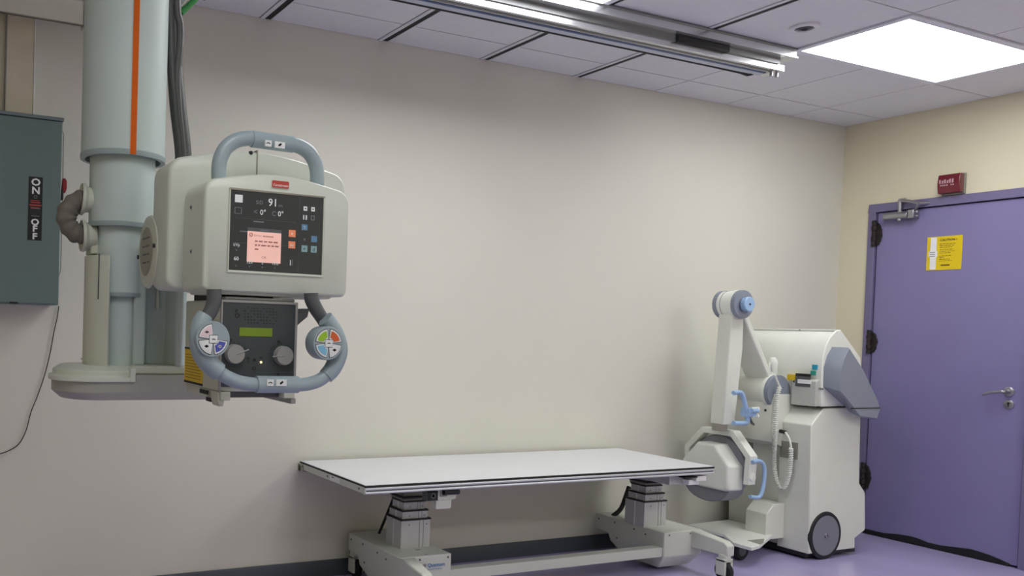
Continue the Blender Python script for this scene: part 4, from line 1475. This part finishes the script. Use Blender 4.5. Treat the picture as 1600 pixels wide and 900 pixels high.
# light blue handles
bh = MB(LBLUE)
bh.tube([A(x, y, y=-.515) for x, y in ((1176, 722), (1184, 720), (1191, 723), (1194.5, 733), (1193.5, 752), (1190, 770), (1185, 777), (1172, 776))], .011, n=12, smooth=4)
bh.build('head_handle', mu, label='light blue bent rod handle')
bh = MB(LBLUE)
yq = -.47
bh.tube([A(x, y, y=yq) for x, y in ((1146, 614), (1155, 613), (1160, 617), (1164, 632), (1167, 648), (1168, 657), (1164, 661), (1146, 661))], .013, n=12, smooth=4)
q = A(1170, 645, y=yq)
bh.box(q.x - .03, q.x + .03, yq - .025, yq + .03, q.z - .02, q.z + .026)
bh.cyl((q.x - .02, yq - .03, q.z + .015), (q.x + .03, yq - .03, q.z + .015), .014, n=12)
for dz_ in (.022, -.02):
    bh.cyl((q.x + .02, yq, q.z + dz_), (q.x + .062, yq, q.z + dz_), .009, m=CREAM_W, n=12)
    bh.cyl((q.x + .062, yq, q.z + dz_), (q.x + .072, yq, q.z + dz_), .013, m=CREAM_W, n=12)
bh.tube([(q.x, yq, q.z - .02), (q.x + .03, yq, q.z - .06), (q.x + .07, yq + .02, q.z - .07)], .007, m=DGREY, n=8)
bh.build('arm_handle', mu, label='light blue lock handle with white pins')
# control panel on the hood front
xh = A(1284, 604, y=ys).x
cpn = MB(CREAM)
xp = xh - .03
c0, c1 = A(1238, 632, x=xp), A(1274, 596, x=xp)
zp1 = A(1266, 590, x=xp).z
yp0, yp1 = A(1274, 620, x=xp).y, A(1236, 620, x=xp).y
cpn.prism([(xp, c0.z), (xp, zp1 - .02), (xh + .01, zp1), (xh + .01, c0.z)], 'y', yp0, yp1, CTRL)
cpn = cpn.build('control_box', mu, bevel=.004)
dsp = MB(DGREY)
d0, d1 = A(1243, 604, x=xp - .002), A(1266, 589, x=xp - .002)
yA, yB2 = A(1266, 600, x=xp).y, A(1243, 600, x=xp).y
zA, zB2 = A(1254, 604, x=xp).z, A(1254, 588, x=xp).z
dsp.box(xp - .003, xp + .002, yA, yB2, zA, zB2, DGREY)
dsp.box(xp - .004, xp + .002, yA, yB2, zB2, zB2 + .016, BLACK)
dsp.box(xp - .0045, xp, (yA + yB2) / 2 - .05, (yA + yB2) / 2 + .03, (zA + zB2) / 2 - .012, (zA + zB2) / 2 + .012, WHITE)
dsp.build('display', cpn, label='dark grey display with white figures')
lbk = MB(YELLOW2)
yA, yB2 = A(1242, 589, x=xp).y, A(1230, 589, x=xp).y
zA, zB2 = A(1236, 594, x=xp).z, A(1236, 585, x=xp).z
lbk.box(xp - .001, xp + .03, yA, yB2, zA, zB2, YELLOW2)
lbk.box(xp - .0015, xp + .03, yA, yB2 - .04, zA - .012, zA, DARKTXT)
lbk.build('warning_label', mu, label='yellow warning label')
for (x0, x1, y0, y1, m_) in ((1269, 1276.5, 570, 577.5, CYAN), (1267, 1274.5, 579.5, 585.5, TEAL)):
    xs_ = A(1283.4, 580, y=ys).x - .001
    yA, yB2 = A(x1, 575, x=xs_).y, A(x0, 575, x=xs_).y
    zA, zB2 = A((x0 + x1) / 2, y1, x=xs_).z, A((x0 + x1) / 2, y0, x=xs_).z
    MB(m_).box(xs_ - .0025, xs_ + .02, yA, yB2, zA, zB2).build('sticker', hood, label='small %s sticker' % ('blue' if m_ is CYAN else 'green'))
MB(GREYTXT).box(xh - .004, xh + .01, A(1285, 607, x=xh).y, A(1278, 607, x=xh).y, A(1282, 609, x=xh).z, A(1282, 606, x=xh).z).build('latch', hood)
pl_ = MB(BROWNGREY)
xq = -1.102
yA, yB2 = A(1246, 700, x=xq).y, A(1219, 700, x=xq).y
pl_.box(xq - .001, xq + .01, yA, yB2, A(1232, 716, x=xq).z, A(1232, 690, x=xq).z)
pl_.build('rating_plate', mu, label='grey rating plate on the front')
pl_ = MB(BROWNGREY)
xq2 = -1.0785
pl_.box(xq2, xq2 + .01, A(1176, 690, x=xq2).y, A(1163, 690, x=xq2).y, A(1170, 706, x=xq2).z, A(1170, 680, x=xq2).z)
pl_.build('rating_plate', mu, label='dim grey plate behind the tube head')
# exposure switch with coiled cord
yS_ = yd - .03
hs = MB(CREAM_W)
xh2 = A(1208, 575, y=yd + .05)
qh = [A(x, y, y=yd + .05) for x, y in ((1207.5, 559), (1208, 566), (1208, 578), (1211, 590))]
hs.tube(qh, [.014, .026, .022, .012], n=18, smooth=4)
hs.tube([A(x, y, y=yd + .035) for x, y in ((1202, 566), (1202, 580), (1210, 588))], .008, n=10, smooth=3)
hs.box(qh[1].x - .03, qh[1].x + .03, yd + .045, yd + .06, qh[2].z - .01, qh[2].z + .03, MGREY)
hs = hs.build('hand_switch', mu, label='white hand switch in its holder')
cd_ = MB(CREAM_W)
cd_.tube([A(x, y, y=yS_) for x, y in ((1211.5, 586), (1214, 594), (1218, 603), (1219, 607))], .005, n=8, smooth=4)
path = [A(x, y, y=yS_) for x, y in ((1218, 605), (1214.5, 620))] + [A(x, y, y=yS_) for x, y in ((1212.5, 645), (1211, 675))] + [A(x, y, x=-1.135) for x, y in ((1209.5, 715), (1211, 740), (1216, 756), (1222, 763), (1228, 757), (1233, 740), (1235.5, 718), (1236, 700))]
sp_ = []
for i in range(len(path) - 1):
    q0, q1, q2, q3 = path[max(i - 1, 0)], path[i], path[i + 1], path[min(i + 2, len(path) - 1)]
    N = max(2, int((q2 - q1).length / .0011))
    for k in range(N):
        t = k / N
        sp_.append(0.5 * ((2 * q1) + (q2 - q0) * t + (2 * q0 - 5 * q1 + 4 * q2 - q3) * t * t + (3 * q1 - q0 - 3 * q2 + q3) * t ** 3))
hel = []
for i, p_ in enumerate(sp_):
    d_ = (sp_[min(i + 1, len(sp_) - 1)] - sp_[max(i - 1, 0)]).normalized()
    u_ = Vector((0, -1, 0))
    w_ = d_.cross(u_).normalized()
    a_ = i * 2 * PI / 11
    hel.append(p_ + (u_ * math.cos(a_) + w_ * math.sin(a_)) * .0095)
cd_.tube(hel, .0042, n=6)
cd_.tube(sp_[::6], .0075, n=8, m=CREAM)
xc0 = prof[1][0]
cd_.tube([A(x, y, y=yS_) for x, y in ()] + [A(x, y, x=-1.135) for x, y in ((1236, 700), (1234, 688), (1229, 678), (1227, 675.5))], .006, n=8, smooth=4)
pe = A(1227, 675.5, x=-1.135)
cd_.tube([pe, A(1217, 673, x=-1.115)], .011, n=10, m=BLACK)
cd_.build('coiled_cord', hs, label='white coiled cord')

# ================================================================== DOOR WALL FITTINGS
sg = MB(YELLOW)
sy0, sy1, sz0_, sz1_ = -.738, -.545, 1.739, 1.947
xs_ = .002
sg.box(xs_ - .001, xs_ + .002, sy0, sy1, sz0_, sz1_, YELLOW)
ww, hh = sy1 - sy0, sz1_ - sz0_


def Q(u_, v_):          # u to the right as read, v downwards
    return (xs_ - .0016, sy1 - ww * u_, sz1_ - hh * v_)


def sgrect(u0, v0, u1, v1, m_, l_=.0016):
    sg.quad((xs_ - l_, sy1 - ww * u0, sz1_ - hh * v1), (0, -ww * (u1 - u0), 0), (0, 0, hh * (v1 - v0)), m_)


sgrect(.10, .02, .28, .98, WHITE)
sgrect(.055, .43, .31, .60, WHITE, .0019)
sg.text('CAUTION !', Q(.37, .145), -Y, Z, .0185, DARKTXT, 'LEFT', .03)
for i, v_ in enumerate((.455, .515, .57)):
    sgrect(.08, v_, .25, v_ + .02, GREYTXT, .0022)
random.seed(5)
for i, (v_, e_) in enumerate(((.22, .82), (.27, .80), (.32, .72), (.39, .75), (.44, .80), (.49, .70), (.58, .72), (.63, .5), (.68, .68), (.73, .75))):
    u_ = .37
    while u_ < e_:
        wl = random.uniform(.03, .09)
        sgrect(u_, v_, min(e_, u_ + wl), v_ + .018, BROWNTXT)
        u_ += wl + .02
sgrect(.42, .84, .68, .885, BROWNTXT)
tag(sg.build('caution_sign'), 'square yellow caution sign with a white band stuck on the purple door', 'sign')

fb = thing('alarm_box', 'small dark red alarm box with white lettering above the door', 'alarm box', (0, -.69, 2.2))
y0_, y1_ = -.745, -.622
z0_, z1_ = 2.203, 2.318
MB(BROWNGREY).box(-.022, -.001, y0_ - .001, y1_ + .001, z0_ - .008, z1_ + .004).build('back_plate', fb, bevel=.003)
fc = MB(FIRERED)
n = 10
arcp = []
for i in range(n + 1):
    t = i / n
    arcp.append((-.058 - .010 * math.sin(PI * t), z0_ + (z1_ - z0_) * t))
fc.prism([(-.022, z1_), (-.022, z0_)] + arcp, 'y', y0_, y1_)
front = fc.build('cover', fb, bevel=.004)
tx = MB(LETTER)
zc_ = (z0_ + z1_) / 2
xt = -.0692
random.seed(11)
# worn lettering, not readable in the photo: short upright strokes
for i in range(6):
    yy = y1_ - .012 - .0135 * i
    tx.quad((xt, yy, zc_ + .002), (0, -.0095, .0), (0, -.001 if i % 2 else .001, .024 if i not in (1, 3) else .018), LETTER)
for i in range(7):
    yy = y1_ - .02 - .011 * i
    if i != 4:
        tx.quad((xt, yy, zc_ - .013), (0, -.005, 0), (0, 0, .007), BT_PINK)
tx.build('lettering', front, label='worn white lettering')
